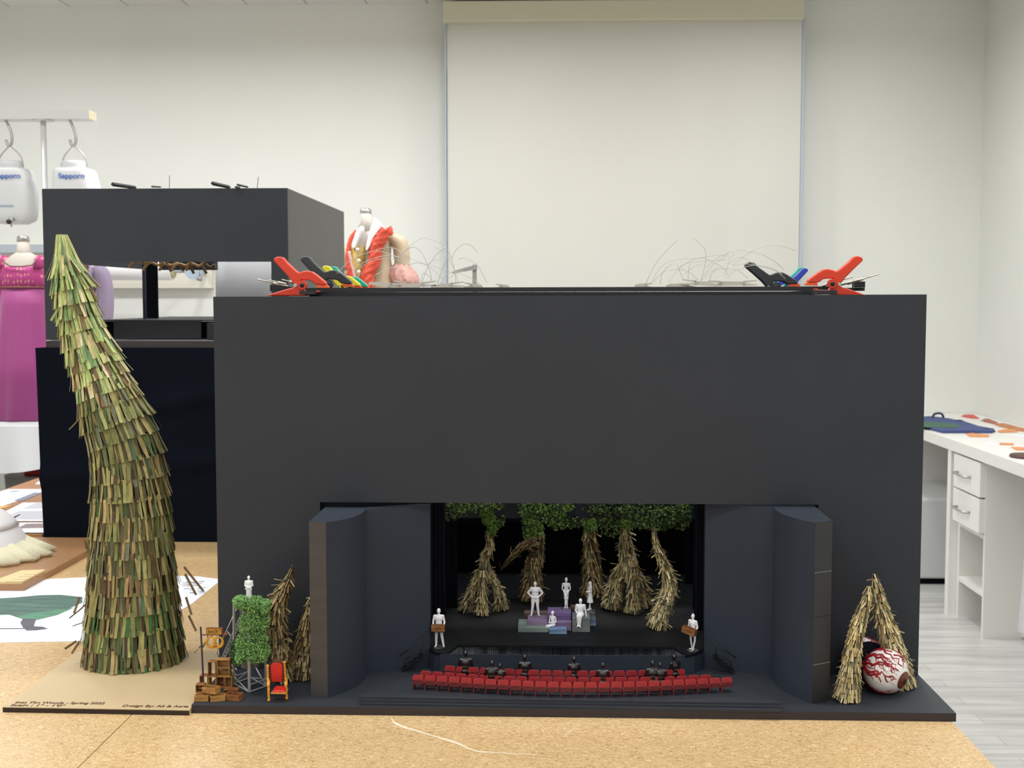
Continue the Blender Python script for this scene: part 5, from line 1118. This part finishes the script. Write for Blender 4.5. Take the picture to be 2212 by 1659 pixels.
mb.box(-4.3, -2.335, 5.64, 6.5, zW-.003, zW); cl = mb.build('tablecloth', CL); tag(cl, 'white cloth draped over the back left table', 'tablecloth')
ROW[0] = 1015
rb = thing('red_bundle', tuple(at(80, 1020, 6.2)), 'red cloth heap on a grey bin beside the white draped table', 'bundle')
MB().loft([(X_(82, 6.2), 6.2, at(80, 1024, 6.2).z, .07, .05), (X_(80, 6.2), 6.2, at(80, 1014, 6.2).z, .055, .04), (X_(86, 6.2), 6.2, at(80, 1009, 6.2).z, .015, .02)], 22, True, lambda t_, q: 1+.2*math.sin(5*q)).build('cloth', mat('bundle_red', rgb(186, 36, 44), .7), rb)
bn = MB().loft([(X_(78, 6.22), 6.22, 0, .12, .12), (X_(78, 6.22), 6.22, at(80, 1024, 6.22).z, .155, .15)], 24).build('storage_bin', mat('bin_grey', rgb(172, 168, 162), .6)); tag(bn, 'pale grey bin holding the red cloth behind the left table', 'bin')
LIN = mat('linen_form', rgb(200, 192, 182), .8, bump=.1, bscale=200)
def form_neck(par, px, ytop, ybase, Y, wpx, lean=0):
    k = Y/FPX; zt_ = at(px, ytop, Y).z; zb_ = at(px, ybase, Y).z; x = X_(px, Y)
    MB().loft([(x, Y, zb_, wpx*k*.80, wpx*k*.8), (x, Y, lerp(zb_, zt_, .5), wpx*k*.56, wpx*k*.56), (x+lean*k, Y, zt_, wpx*k*.5, wpx*k*.5)], 24).build('neck', LIN, par)
    h = wpx*.48*k; MB().loft([(x+lean*k, Y, zt_+.0005, wpx*k*.52, wpx*k*.52), (x+lean*1.1*k, Y, zt_+h*.8, wpx*k*.50, wpx*k*.50), (x+lean*1.15*k, Y, zt_+h, wpx*k*.40, wpx*k*.40)], 24).build('neck_cap', SILV, par)
# magenta gown
ROW[0] = 620
Yp_ = 5.98; k = Yp_/FPX
pg = thing('dress_form', (X_(45, Yp_), Yp_, zW), 'dress form in a magenta high-waisted gown with patterned bodice on the white table', 'dress form')
form_neck(pg, 53, 522, 560, Yp_, 26)
def pk(px, py): return at(px, py, Yp_)
MB().loft([(X_(50, Yp_), Yp_, pk(50, 700).z, 44*k, 30*k), (X_(50, Yp_), Yp_, pk(50, 600).z, 46*k, 32*k), (X_(52, Yp_), Yp_, pk(50, 566).z, 44*k, 28*k), (X_(53, Yp_), Yp_, pk(50, 552).z, 26*k, 20*k), (X_(53, Yp_), Yp_, pk(50, 545).z, 15*k, 15*k)], 32).build('torso', LIN, pg)
def brocade():
    m = bpy.data.materials.new('magenta_brocade'); m.use_nodes = True; nt = m.node_tree; N = nt.nodes; L = nt.links; b = N['Principled BSDF']
    tc = N.new('ShaderNodeTexCoord'); mp = N.new('ShaderNodeMapping'); mp.inputs['Scale'].default_value = (60, 1, 34); v = N.new('ShaderNodeTexVoronoi'); v.inputs['Scale'].default_value = 1; v.inputs['Randomness'].default_value = .35
    L.new(tc.outputs['Object'], mp.inputs[0]); L.new(mp.outputs[0], v.inputs[0]); r = N.new('ShaderNodeValToRGB'); r.color_ramp.elements[0].color = rgb(236, 160, 160); r.color_ramp.elements[1].color = rgb(186, 62, 132); r.color_ramp.elements[0].position = .18; r.color_ramp.elements[1].position = .36
    L.new(v.outputs['Distance'], r.inputs[0]); L.new(r.outputs[0], b.inputs['Base Color']); b.inputs['Roughness'].default_value = .5; return m
BRO = brocade(); MAG = mat('magenta_satin', rgb(158, 60, 126), .6, var=.05, scale=4, sheen=.3); BRD = mat('braid_trim', rgb(132, 76, 78), .7)
cx = X_(50, Yp_)
MB().loft([(cx, Yp_, pk(0, 619).z, 47*k, 34*k), (cx, Yp_, pk(0, 600).z, 50*k, 37*k), (cx, Yp_, pk(0, 585).z, 50*k, 35*k), (cx, Yp_, pk(0, 577).z, 50*k, 32*k)], 40).build('bodice', BRO, pg)
for s_ in (-1, 1):
    MB().loft([(cx+s_*40*k, Yp_-.0, pk(0, 579).z, 12*k, 30*k), (cx+s_*42*k, Yp_, pk(0, 562).z, 10*k, 27*k), (cx+s_*40*k, Yp_, pk(0, 552).z, 5*k, 18*k)], 20).build('shoulder_strap', BRO, pg)
MB().tube([pk(6, 556)+Vector((0, -.06, 0)), pk(22, 566)+Vector((0, -.08, 0)), pk(38, 576)+Vector((0, -.085, 0)), pk(60, 577)+Vector((0, -.085, 0)), pk(84, 574)+Vector((0, -.08, 0)), pk(94, 560)+Vector((0, -.06, 0))], .0035, 6).build('neckline_trim', BRD, pg)
MB().loft([(cx, Yp_, pk(0, 623).z, 48*k, 35.5*k), (cx, Yp_, pk(0, 618.5).z, 48*k, 35.5*k)], 40).build('waist_band', BRD, pg)
MB().loft([(cx, Yp_, zW+.004, 82*k, 66*k), (cx, Yp_, pk(0, 780).z, 66*k, 54*k), (cx, Yp_, pk(0, 660).z, 52*k, 40*k), (cx, Yp_, pk(0, 623).z, 46*k, 33*k)], 120, True, lambda t_, q: 1+(.045*(1-t_))*math.sin(q*11+.4)+.012*math.sin(q*5)).build('skirt', MAG, pg)
MB().tube([pk(4, 562), pk(-2, 600), pk(2, 650), pk(5, 690)], [.035, .042, .032, .026], 14).build('sleeve', BRO, pg)
MB().tube([pk(5, 690), pk(4, 700)], [.028, .027], 14).build('cuff', BRD, pg)
# lavender jacket
Yl = 5.7; k = Yl/FPX; pl_ = thing('dress_form', (X_(178, Yl), Yl, 0), 'dress form in a lavender jacket with puffed sleeve seen through the second model', 'dress form')
LAV = mat('lavender_wool', rgb(150, 134, 160), .8, var=.06, scale=60, bump=.3, bscale=25)
def pv(px, py, dy=0): return at(px, py, Yl+dy)
MB().loft([(X_(160, Yl), Yl, pv(0, 760).z, 46*k, 30*k), (X_(160, Yl), Yl, pv(0, 690).z, 36*k, 26*k), (X_(162, Yl), Yl, pv(0, 620).z, 46*k, 32*k), (X_(165, Yl), Yl, pv(0, 582).z, 44*k, 24*k), (X_(168, Yl), Yl, pv(0, 568).z, 20*k, 16*k)], 32).build('jacket', LAV, pl_)
form_neck(pl_, 168, 530, 567, Yl, 26)
MB().tube(smoothpts([pv(206, 574), pv(218, 590), pv(226, 620), pv(228, 655), pv(226, 686), pv(222, 700)], 4), [.016+.022*math.sin(min(1, i/5)*1.57) if i < 6 else .038 for i in range(20)]+[.03], 20).build('puffed_sleeve', LAV, pl_)
MB().ball(pv(182, 577, -.09), (.022, .02, .016)).build('brooch', mat('brooch_brown', rgb(70, 36, 40), .5), pl_)
MB().tube([(X_(162, Yl), Yl, .02), (X_(162, Yl), Yl, pv(0, 758).z)], .014, 12).build('stand_pole', SILV, pl_); MB().lathe([(.09, 0), (.09, .012), (.02, .02)], (X_(162, Yl), Yl, .001), 24).build('stand_base', SILV, pl_)
# coral and beige robe
ROW[0] = 540
Yr = 5.9; k = Yr/FPX; rb2 = thing('dress_form', (X_(800, Yr), Yr, 0), 'dress form in a beige robe with coral ruffle, white collar and gold bodice', 'dress form')
def pr_(px, py, dy=0): return at(px, py, Yr+dy)
def zq(x, y, dy=0): return at(720+x/8.733, 440+y/8.733, Yr+dy)
BEI = mat('beige_taffeta', rgb(196, 178, 150), .5, var=.08, scale=14, bump=.5, bscale=10, sheen=.3); COR = mat('coral_ruffle', rgb(232, 92, 70), .7, var=.12, scale=40, bump=.9, bscale=45); GOB = mat('gold_bodice', rgb(182, 152, 72), .5, var=.25, scale=70); WCO = mat('white_collar', rgb(240, 239, 242), .7); PNK = mat('pink_lace', rgb(216, 168, 160), .7, var=.2, scale=60, bump=.8, bscale=50)
MB().loft([(X_(793, Yr), Yr, pr_(0, 500).z, 22*k, 20*k), (X_(794, Yr), Yr, pr_(0, 478).z, 13.5*k, 13.5*k), (X_(792, Yr)-.003, Yr, pr_(0, 464).z, 13*k, 13*k)], 28).build('neck', LIN, rb2)
MB().loft([(X_(791.5, Yr), Yr, pr_(0, 466).z, 12.6*k, 12.6*k), (X_(790.5, Yr), Yr, pr_(0, 455).z, 12*k, 12*k), (X_(790, Yr), Yr, pr_(0, 452).z, 9*k, 9*k)], 28).build('neck_cap', SILV, rb2)
MB().loft([(X_(790, Yr), Yr, pr_(0, 720).z, 50*k, 34*k), (X_(788, Yr), Yr, pr_(0, 625).z, 26*k, 22*k), (X_(792, Yr), Yr, pr_(0, 560).z, 38*k, 28*k), (X_(796, Yr), Yr, pr_(0, 515).z, 42*k, 24*k), (X_(796, Yr), Yr, pr_(0, 500).z, 28*k, 18*k), (X_(795, Yr), Yr, pr_(0, 488).z, 13*k, 13*k)], 36).build('torso', LIN, rb2)
MB().loft([(X_(772, Yr-.04), Yr-.04, pr_(0, 640).z, 15*k, 18*k), (X_(775, Yr-.04), Yr-.04, pr_(0, 590).z, 17*k, 19*k), (X_(777, Yr-.04), Yr-.04, pr_(0, 535).z, 19*k, 17*k)], 28).build('bodice_panel', GOB, rb2)
mb = MB()   # robe body right and left
mb.loft([(X_(822, Yr+.01), Yr+.01, pr_(0, 720).z, 56*k, 40*k), (X_(820, Yr+.01), Yr+.01, pr_(0, 622).z, 32*k, 26*k), (X_(822, Yr+.01), Yr+.01, pr_(0, 560).z, 22*k, 26*k), (X_(826, Yr+.01), Yr+.01, pr_(0, 515).z, 20*k, 24*k), (X_(826, Yr+.01), Yr+.01, pr_(0, 500).z, 8*k, 12*k)], 30, True, lambda t_, q: 1+.05*(1-t_)*math.sin(q*9))
mb.build('robe_body', BEI, rb2)
MB().tube(smoothpts([zq(1080, 620), zq(1250, 760), zq(1290, 930), zq(1300, 1100), zq(1310, 1180)], 4), [.03]*3+[.040]*8+[.038]*6, 18).build('sleeve', BEI, rb2)
MB().tube(smoothpts([zq(360, 760), zq(270, 950), zq(230, 1100), zq(240, 1230)], 4), [.022, .024, .026, .028]+[.030]*9, 16).build('sleeve', BEI, rb2)
mb = MB(); mb.loft([(zq(1400, 1540).x, Yr-.02, zq(0, 1580).z, 25*k, 22*k), (zq(1330, 1300).x, Yr-.01, zq(0, 1360).z, 30*k, 24*k), (zq(1290, 1200).x, Yr, zq(0, 1200).z, 22*k, 20*k), (zq(1300, 1140).x, Yr, zq(0, 1110).z, 14*k, 14*k)], 44, True, lambda t_, q: 1+.09*math.sin(q*9+4*t_)+.05*math.sin(q*17)); mb.build('lace_cuff', PNK, rb2)
MB().loft([(zq(240, 0).x, Yr, zq(0, 1420).z, 14*k, 14*k), (zq(250, 0).x, Yr, zq(0, 1300).z, 14*k, 14*k), (zq(240, 0).x, Yr, zq(0, 1210).z, 8*k, 9*k)], 36, True, lambda t_, q: 1+.1*math.sin(q*8+3*t_)).build('lace_cuff', PNK, rb2)
def ruffle(P, wds, nm, m, dy=-.10):
    P = smoothpts([zq(x, y, dy) for x, y in P], 7); mb = MB(); n_ = len(P)
    W2 = [interp([i/(len(wds)-1) for i in range(len(wds))], wds, i/(n_-1)) for i in range(n_)]
    mb.tube(P, [w_*k for w_ in W2], 22); r9 = random.Random(len(P)+int(P[0].x*1000)); b0 = len(mb.v)-n_*22
    for i in range(n_):
        for j in range(22):
            v = Vector(mb.v[b0+i*22+j]); f = .72+.38*math.sin(j*1.9+i*1.3)*math.sin(i*2.3+j*.6)+r9.uniform(-.14, .22); q = P[i]+(v-P[i])*(1+.5*(f-.72)); mb.v[b0+i*22+j] = (q.x, q.y, q.z)
    mb.build(nm, m, rb2)
ruffle([(980, 480), (900, 640), (820, 760), (790, 950), (760, 1130), (660, 1300), (640, 1480), (620, 1640)], [13, 14, 14, 13, 12, 12, 13, 13], 'coral_ruffle', COR)
ruffle([(1020, 470), (1080, 540), (1130, 555)], [9, 8, 2], 'coral_ruffle', COR, -.06)
ruffle([(440, 500), (340, 640), (290, 820), (290, 1000), (330, 1200), (370, 1400)], [3, 4, 4, 6, 9, 9], 'coral_ruffle', COR, -.06)
def cflat(P, nm, m, dy, th_=.01): MB().extrude([zq(x, y, dy) for x, y in P], (0, th_, 0)).build(nm, m, rb2, bevel=.003)
cflat([(755, 250), (830, 330), (920, 430), (840, 520), (740, 660), (690, 800), (640, 880), (608, 880), (620, 760), (660, 600), (710, 420), (750, 330)], 'white_collar', WCO, -.125, .11)
cflat([(530, 410), (540, 500), (500, 600), (450, 720), (410, 830), (345, 850), (360, 720), (410, 560), (450, 480)], 'white_collar', WCO, -.125, .11)
MB().tube(smoothpts([zq(300, 900, -.12), zq(340, 1100, -.12), (zq(400, 1330, -.12)), zq(420, 1480, -.12)], 4), .007, 8).build('edge_trim', mat('pale_pink_trim', rgb(222, 190, 184), .6), rb2)
mb = MB()
for x, y in ((455, 870), (480, 1080), (478, 1290), (480, 1460)): mb.ball(zq(x, y, -.135), (.010, .006, .010)); mb.ball(zq(x, y+35, -.13), (.004, .004, .014))
mb.build('bodice_jewel', mat('jewel_silver', rgb(220, 216, 205), .3, metal=.4), rb2)
MB().tube([(X_(790, Yr), Yr, .02), (X_(790, Yr), Yr, pr_(0, 715).z)], .014, 12).build('stand_pole', SILV, rb2); MB().lathe([(.2, 0), (.2, .012), (.02, .02)], (X_(790, Yr), Yr, .001), 24).build('stand_base', SILV, rb2)
# small grey arm bracket behind the left lines
gb = thing('grey_stand', (X_(1026, 5.6), 5.6, 0), 'grey metal stand with a short angled arm behind the nylon lines', 'stand'); GM = mat('grey_metal', rgb(150, 152, 152), .5)
MB().box(X_(1021, 5.6), X_(1030, 5.6), 5.58, 5.60, .012, at(1025, 572, 5.6).z).build('post', GM, gb)
MB().hexa([at(977, 591, 5.57), at(1031, 582, 5.57), at(1031, 582, 5.579), at(977, 591, 5.579), at(977, 586, 5.57), at(1031, 571, 5.57), at(1031, 571, 5.579), at(977, 586, 5.579)]).build('arm', GM, gb)
MB().lathe([(.16, 0), (.16, .012)], (X_(1026, 5.6), 5.59, .0005), 24).build('base', GM, gb)
ROW[0] = 586
# paper roll and tape on the wall panel
pr3 = thing('paper_roll', tuple(at(300, 586, 6.62)), 'thick white roll of paper held against the pale wall panel', 'paper roll'); Yo = 6.60
a_ = at(150, 585, Yo); b_ = at(372, 585, Yo); MB().tube([a_, Vector((b_.x, Yo, a_.z))], .052, 28).build('roll', WHITE, pr3)
MB().tube([Vector((b_.x-.01, Yo, a_.z)), Vector((b_.x+.012, Yo, a_.z))], .040, 24).build('core', mat('roll_core', rgb(196, 182, 140), .7), pr3)
MB().tube([Vector((a_.x-.1, Yo, a_.z)), Vector((X_(420, Yo), Yo, a_.z))], .012, 10).build('rod', GREYB, pr3)
for x in (a_.x-.09, X_(418, Yo)): MB().box(x-.01, x+.01, Yo-.01, YB-.05, a_.z-.012, a_.z+.012).build('bracket', GREYB, pr3)
tp = thing('tape_ring', tuple(at(420, 595, 6.55)), 'pale blue ring with a small metal fitting hanging by the paper roll', 'ring')
MB().tube([at(417, 586, 6.55), at(421, 586, 6.60)], .045, 24).build('ring', mat('pale_blue', rgb(176, 192, 206), .5), tp)
MB().tube([at(431, 578, 6.53), at(431, 600, 6.53)], .0035, 6).tube([at(426, 601, 6.53), at(436, 603, 6.53)], .012, 8).build('metal_fitting', GM, tp)
# ------------------------------------------------------------------ hanging rack with water containers
ROW[0] = 245; Yh = 5.35; rk = thing('hanging_rack', (X_(90, Yh), Yh, 0), 'white T-shaped hanging rack at the upper left with a square beam', 'rack'); RKW = mat('rack_white', rgb(226, 226, 226), .4, metal=.1)
a_ = at(-60, 236, Yh); b_ = at(190, 237, Yh); zl_ = at(190, 256, Yh).z
MB().box(a_.x-.3, b_.x, Yh, Yh+.095, zl_, b_.z).build('beam', RKW, rk)
MB().box(b_.x, b_.x+.002, Yh+.001, Yh+.094, zl_, b_.z).build('beam_end', mat('beam_end_beige', rgb(196, 188, 160), .6), rk)
pb_ = X_(93, Yh+.045); MB().tube([(pb_, Yh+.045, .02), (pb_, Yh+.045, zl_-.004)], 0.0120, 16).build('post', RKW, rk); MB().lathe([(.045, 0), (.045, .004)], (pb_, Yh+.045, zl_-.0045), 20).build('flange', RKW, rk)
MB().box(pb_-.25, pb_+.25, Yh+.02, Yh+.07, 0, .02).box(pb_-.03, pb_+.03, Yh-.25, Yh+.2, 0, .02).build('foot', RKW, rk)
PLS = mat('cloudy_plastic', rgb(222, 224, 226), .4, spec=.4); BLT = mat('blue_print', rgb(60, 104, 190), .6)
ROW[0] = 400
def jug(px, label, tap):
    Yj = Yh+.045; x = X_(px, Yj); kk = Yj/FPX
    hk = MB(); top = Vector((x-6*kk, Yj, zl_)); hk.tube(smoothpts([top, at(px-2, 275, Yj), at(px+3, 290, Yj), at(px+4, 305, Yj), at(px, 314, Yj), at(px-6, 312, Yj), at(px-9, 302, Yj)], 4), .0065, 8); o = hk.build('hook', SILV); tag(o, 'grey S-hook holding the '+('left' if tap else 'right')+' water container', 'hook')
    t = thing('water_container', (x, Yj, at(px, 480, Yj).z), label, 'container', 'plastic water containers on the rack')
    hw = 27
    MB().tube(smoothpts([at(px-hw, 360, Yj), at(px-hw+6, 338, Yj), at(px-4, 317.5, Yj), at(px+2, 317.5, Yj), at(px+hw-4, 338, Yj), at(px+hw+2, 362, Yj)], 4), .0028, 6).build('wire_handle', SILV, t)
    n0 = at(px, 366, Yj).z; MB().lathe([(.053, 0), (.056, .006), (.053, .012), (.056, .018), (.053, .030), (.049, .036)], (x, Yj, n0), 28).build('neck', PLS, t)
    xc = x+.014; w2 = .098; d2 = .075; z1_ = at(px, 364, Yj).z; z0_ = at(px, 478, Yj).z
    mb = MB(); n_ = 40
    def rr2(t_, q): 
        c_, s_ = abs(math.cos(q)), abs(math.sin(q)); return 1/((c_**5+s_**5)**.2)
    mb.loft([(xc, Yj, z0_-.012, w2*.55, d2*.7), (xc, Yj, z0_+.004, w2*.86, d2*.9), (xc, Yj, z0_+.03, w2*.93, d2), (xc, Yj, lerp(z0_, z1_, .5), w2, d2*1.03), (xc-.008, Yj, z1_-.02, w2*.86, d2*.93), (xc-.012, Yj, z1_-.004, w2*.80, d2*.86), (xc-.012, Yj, z1_, w2*.6, d2*.7)], n_, True, rr2)
    mb.build('body', PLS, t)
    tx_ = text('Sapporo', .0285, BLT, t, Matrix.Translation((X_(px-33, Yj-d2), Yj-d2*1.06, at(px, 388, Yj).z)) @ Matrix.Rotation(math.pi/2, 4, 'X'), .0006, .0006, fit=57*kk)
    if tap:
        z_ = at(px, 447, Yj).z; MB().box(x-.10, x+.045, Yj-d2*1.06-.001, Yj-d2*1.06, z_-.003, z_+.003).build('printed_line', mat('pale_blue_print', rgb(170, 184, 204), .6), t)
        p = at(22, 479, Yj-d2-.02); MB().tube([p+Vector((0, .03, .012)), p+Vector((0, 0, .012))], .009, 10).tube([p+Vector((0, 0, .014)), p+Vector((.006, 0, -.022))], [.008, .004], 8).build('tap', SILV, t); MB().ball(p+Vector((-.002, -.008, 0)), (.013, .007, .011)).build('tap_knob', GLOSSBLK, t)
jug(22, 'cloudy white water container at the left edge with a black tap and blue lettering', True)
jug(160, 'cloudy white water container on the right hook, lower half hidden by the second model', False)
# ------------------------------------------------------------------ white desk on the right
DW = mat('white_laminate', rgb(236, 234, 229), .35); zD = .812; xF = 1.805
dk = thing('white_desk', (2.1, 5.5, 0), 'long white desk along the right wall with two drawers and an open shelf', 'desk')
def deskx(): pass
MB().box(xF, XR-.003, 2.9, YB-.003, zD-.052, zD).build('desktop', DW, dk, bevel=.002)
Ya = 5.585; Yb = 5.205; xU = 1.815
MB().box(xF+.003, XR-.01, Ya, Ya+.045, 0, zD-.052).build('leg_panel', DW, dk)
MB().box(xU+.03, XR-.01, Ya-.03, Ya-.002, 0.0, zD-.052).build('side_panel', DW, dk)
MB().box(xU+.02, XR-.01, Yb, Yb+.018, 0, zD-.052).build('side_panel', DW, dk)
MB().box(xU+.3, xU+.31, Yb+.018, Ya-.03, .0, zD-.052).build('back_panel', DW, dk)
MB().box(xU+.03, xU+.30, Yb+.018, Ya-.03, .17, .19).build('shelf', DW, dk)
MB().box(xU+.03, xU+.30, Yb+.018, Ya-.03, .42, .44).build('divider', DW, dk)
for za, zb__ in ((.605, .755), (.452, .600)):
    d_ = MB().box(xU-.006, xU+.022, Yb+.004, Ya-.036, za, zb__-.003).build('drawer', DW, dk, bevel=.001)
    zm = (za+zb__)/2-.005
    MB().tube([(xU-.006, Yb+.28, zm), (xU-.030, Yb+.275, zm), (xU-.034, Yb+.20, zm), (xU-.030, Yb+.125, zm), (xU-.006, Yb+.12, zm)], .006, 8).build('handle', SILV, d_)
MB().box(xF+.003, XR-.01, YB-.06, YB-.01, 0, zD-.052).build('leg_panel', DW, dk)
MB().box(xF+.003, XR-.01, 3.0, 3.045, 0, zD-.052).build('leg_panel', DW, dk)
wb = MB().box(1.78, 2.34, 6.2, 6.8, .03, .44).build('white_cabinet', mat('cabinet_white', rgb(214, 215, 216), .4), bevel=.012); tag(wb, 'low white cabinet standing under the far end of the white desk', 'cabinet')
wf = MB().box(1.80, 2.32, 6.22, 6.79, 0, .0299).build('plinth', VEL, wb)
rbx = MB().box(2.06, 2.30, 6.24, 6.36, .4405, .468).build('red_case', mat('red_case', rgb(190, 60, 66), .4), bevel=.002); tag(rbx, 'flat red and white case lying on the low white cabinet', 'case')
MB().box(2.10, 2.299, 6.238, 6.2399, .447, .461).build('white_strip', WHITE, rbx)
ws = thing('white_pedestal', (2.12, 4.8, 0), 'rounded white pedestal under the near end of the white desk', 'pedestal')
p0 = on(2176, 1375, .0005); MB().hexa([(p0.x, p0.y, .001), (p0.x+.25, p0.y-.30, .001), (p0.x+.42, p0.y-.16, .001), (p0.x+.16, p0.y+.14, .001), (p0.x+.025, p0.y-.005, .40), (p0.x+.25, p0.y-.27, .40), (p0.x+.40, p0.y-.15, .40), (p0.x+.17, p0.y+.11, .40)]).build('body', mat('pedestal_white', rgb(240, 241, 244), .3), ws, bevel=.03)
# items on the desk
zi = zD+.0004
def deskflat(name, label, cat, P, m, h=.002, z=zi, group=None):
    o = MB().prism([tuple(on(x, y, z)[:2]) for x, y in P], z, z+h).build(name, m); return tag(o, label, cat, group)
NVB = mat('denim_blue', rgb(66, 80, 128), .8, var=.12, scale=12, bump=.4, bscale=30); NVD = mat('navy_strap', rgb(36, 44, 78), .7); GRN = mat('green_print', rgb(66, 100, 84), .8, var=.15, scale=18)
bg = thing('blue_bag', tuple(on(2050, 925, zi)), 'blue fabric bag with dark looped handles and green print lying on the desk', 'bag')
def on2(P, z): return [tuple(on(x, y, z)[:2]) for x, y in P]
MB().prism(on2([(1985, 906), (2008, 904), (2050, 909), (2085, 916), (2115, 926), (2148, 932), (2144, 936), (2036, 936), (1985, 923)], zi), zi, zi+.014).build('body', NVB, bg, bevel=.003)
MB().prism(on2([(1985, 914), (2005, 911), (2060, 915), (2080, 920), (2060, 924), (2020, 924), (1985, 922)], zi+.0142), zi+.0142, zi+.0152).build('print', GRN, bg)
for P in ([(2014, 905), (2017, 896), (2024, 893), (2032, 893), (2037, 898), (2037, 906)], [(2060, 912), (2070, 909), (2080, 911), (2088, 919)], [(2118, 930), (2130, 928), (2140, 929), (2149, 934), (2135, 935), (2120, 935)]):
    Y__ = on(P[0][0], P[0][1]+3, zi).y; MB().tube(smoothpts([at(x, y, Y__) for x, y in P], 4), .006, 6).build('handle', NVD, bg)
LEA = mat('tan_leather', rgb(222, 150, 100), .6, var=.08, scale=30); COP = mat('coral_leather', rgb(214, 92, 84), .6, var=.12, scale=30); DKB = mat('dark_strap', rgb(92, 80, 76), .7, var=.15, scale=20); DSK = mat('dark_disc', rgb(84, 56, 50), .5)
deskflat('leather_piece', 'tan leather piece lying against the blue bag', 'leather piece', [(2086, 938), (2100, 937), (2137, 941), (2134, 945), (2095, 944)], LEA, .004, group='leather pieces on the desk')
deskflat('leather_piece', 'short tan leather strip in the middle of the desk', 'leather piece', [(2159, 958), (2190, 959), (2189, 962), (2160, 961)], LEA, .004, group='leather pieces on the desk')
deskflat('leather_piece', 'tan leather piece above the dark disc', 'leather piece', [(2184, 967), (2225, 968), (2222, 973), (2196, 973)], LEA, .004, group='leather pieces on the desk')
deskflat('leather_piece', 'tan leather piece near the coral strips at the right', 'leather piece', [(2155, 932), (2168, 929), (2196, 927), (2198, 934), (2160, 935)], LEA, .004, group='leather pieces on the desk')
deskflat('leather_strip', 'coral red leather strip at the back of the desk', 'leather strip', [(2077, 900), (2085, 897), (2102, 897), (2115, 905), (2098, 904)], COP, .005, group='coral strips on the desk')
deskflat('leather_strip', 'brown and coral strip in the middle of the desk back', 'leather strip', [(2122, 907), (2135, 906), (2155, 914), (2150, 917), (2124, 911)], mat('rust_leather', rgb(176, 104, 84), .6, var=.2, scale=40), .005, group='coral strips on the desk')
deskflat('leather_strip', 'coral and gold strip running off to the right', 'leather strip', [(2148, 917), (2168, 916), (2225, 930), (2225, 934), (2198, 931), (2160, 922)], mat('coral_gold', rgb(196, 128, 84), .6, var=.35, scale=60), .005, group='coral strips on the desk')
deskflat('dark_strap', 'long dark strap lying along the back of the desk', 'strap', [(2114, 891), (2129, 890), (2150, 899), (2225, 913), (2225, 922), (2170, 909), (2118, 894)], DKB, .010)
deskflat('white_eraser', 'small white piece beside the coral strip', 'eraser', [(2116, 906), (2122, 905), (2124, 909), (2117, 910)], WHITE, .008)
deskflat('paper_sheet', 'white paper sheet on the desk left of the dark disc', 'paper', [(2128, 957), (2142, 955), (2156, 963), (2140, 964)], WP_, .0008, group='white papers on the desk')
deskflat('paper_sheet', 'white paper under the leather pieces at the right of the desk', 'paper', [(2170, 938), (2192, 938), (2225, 941), (2222, 945), (2196, 944)], WP_, .0008, group='white papers on the desk')
cd = on(2220, 988, zi); o = MB().lathe([(.066, 0), (.070, .004), (.066, .012), (.001, .014)], (cd.x, cd.y, zi), 32).build('dark_disc', DSK); tag(o, 'dark brown round disc cut by the right edge of the photo', 'disc')
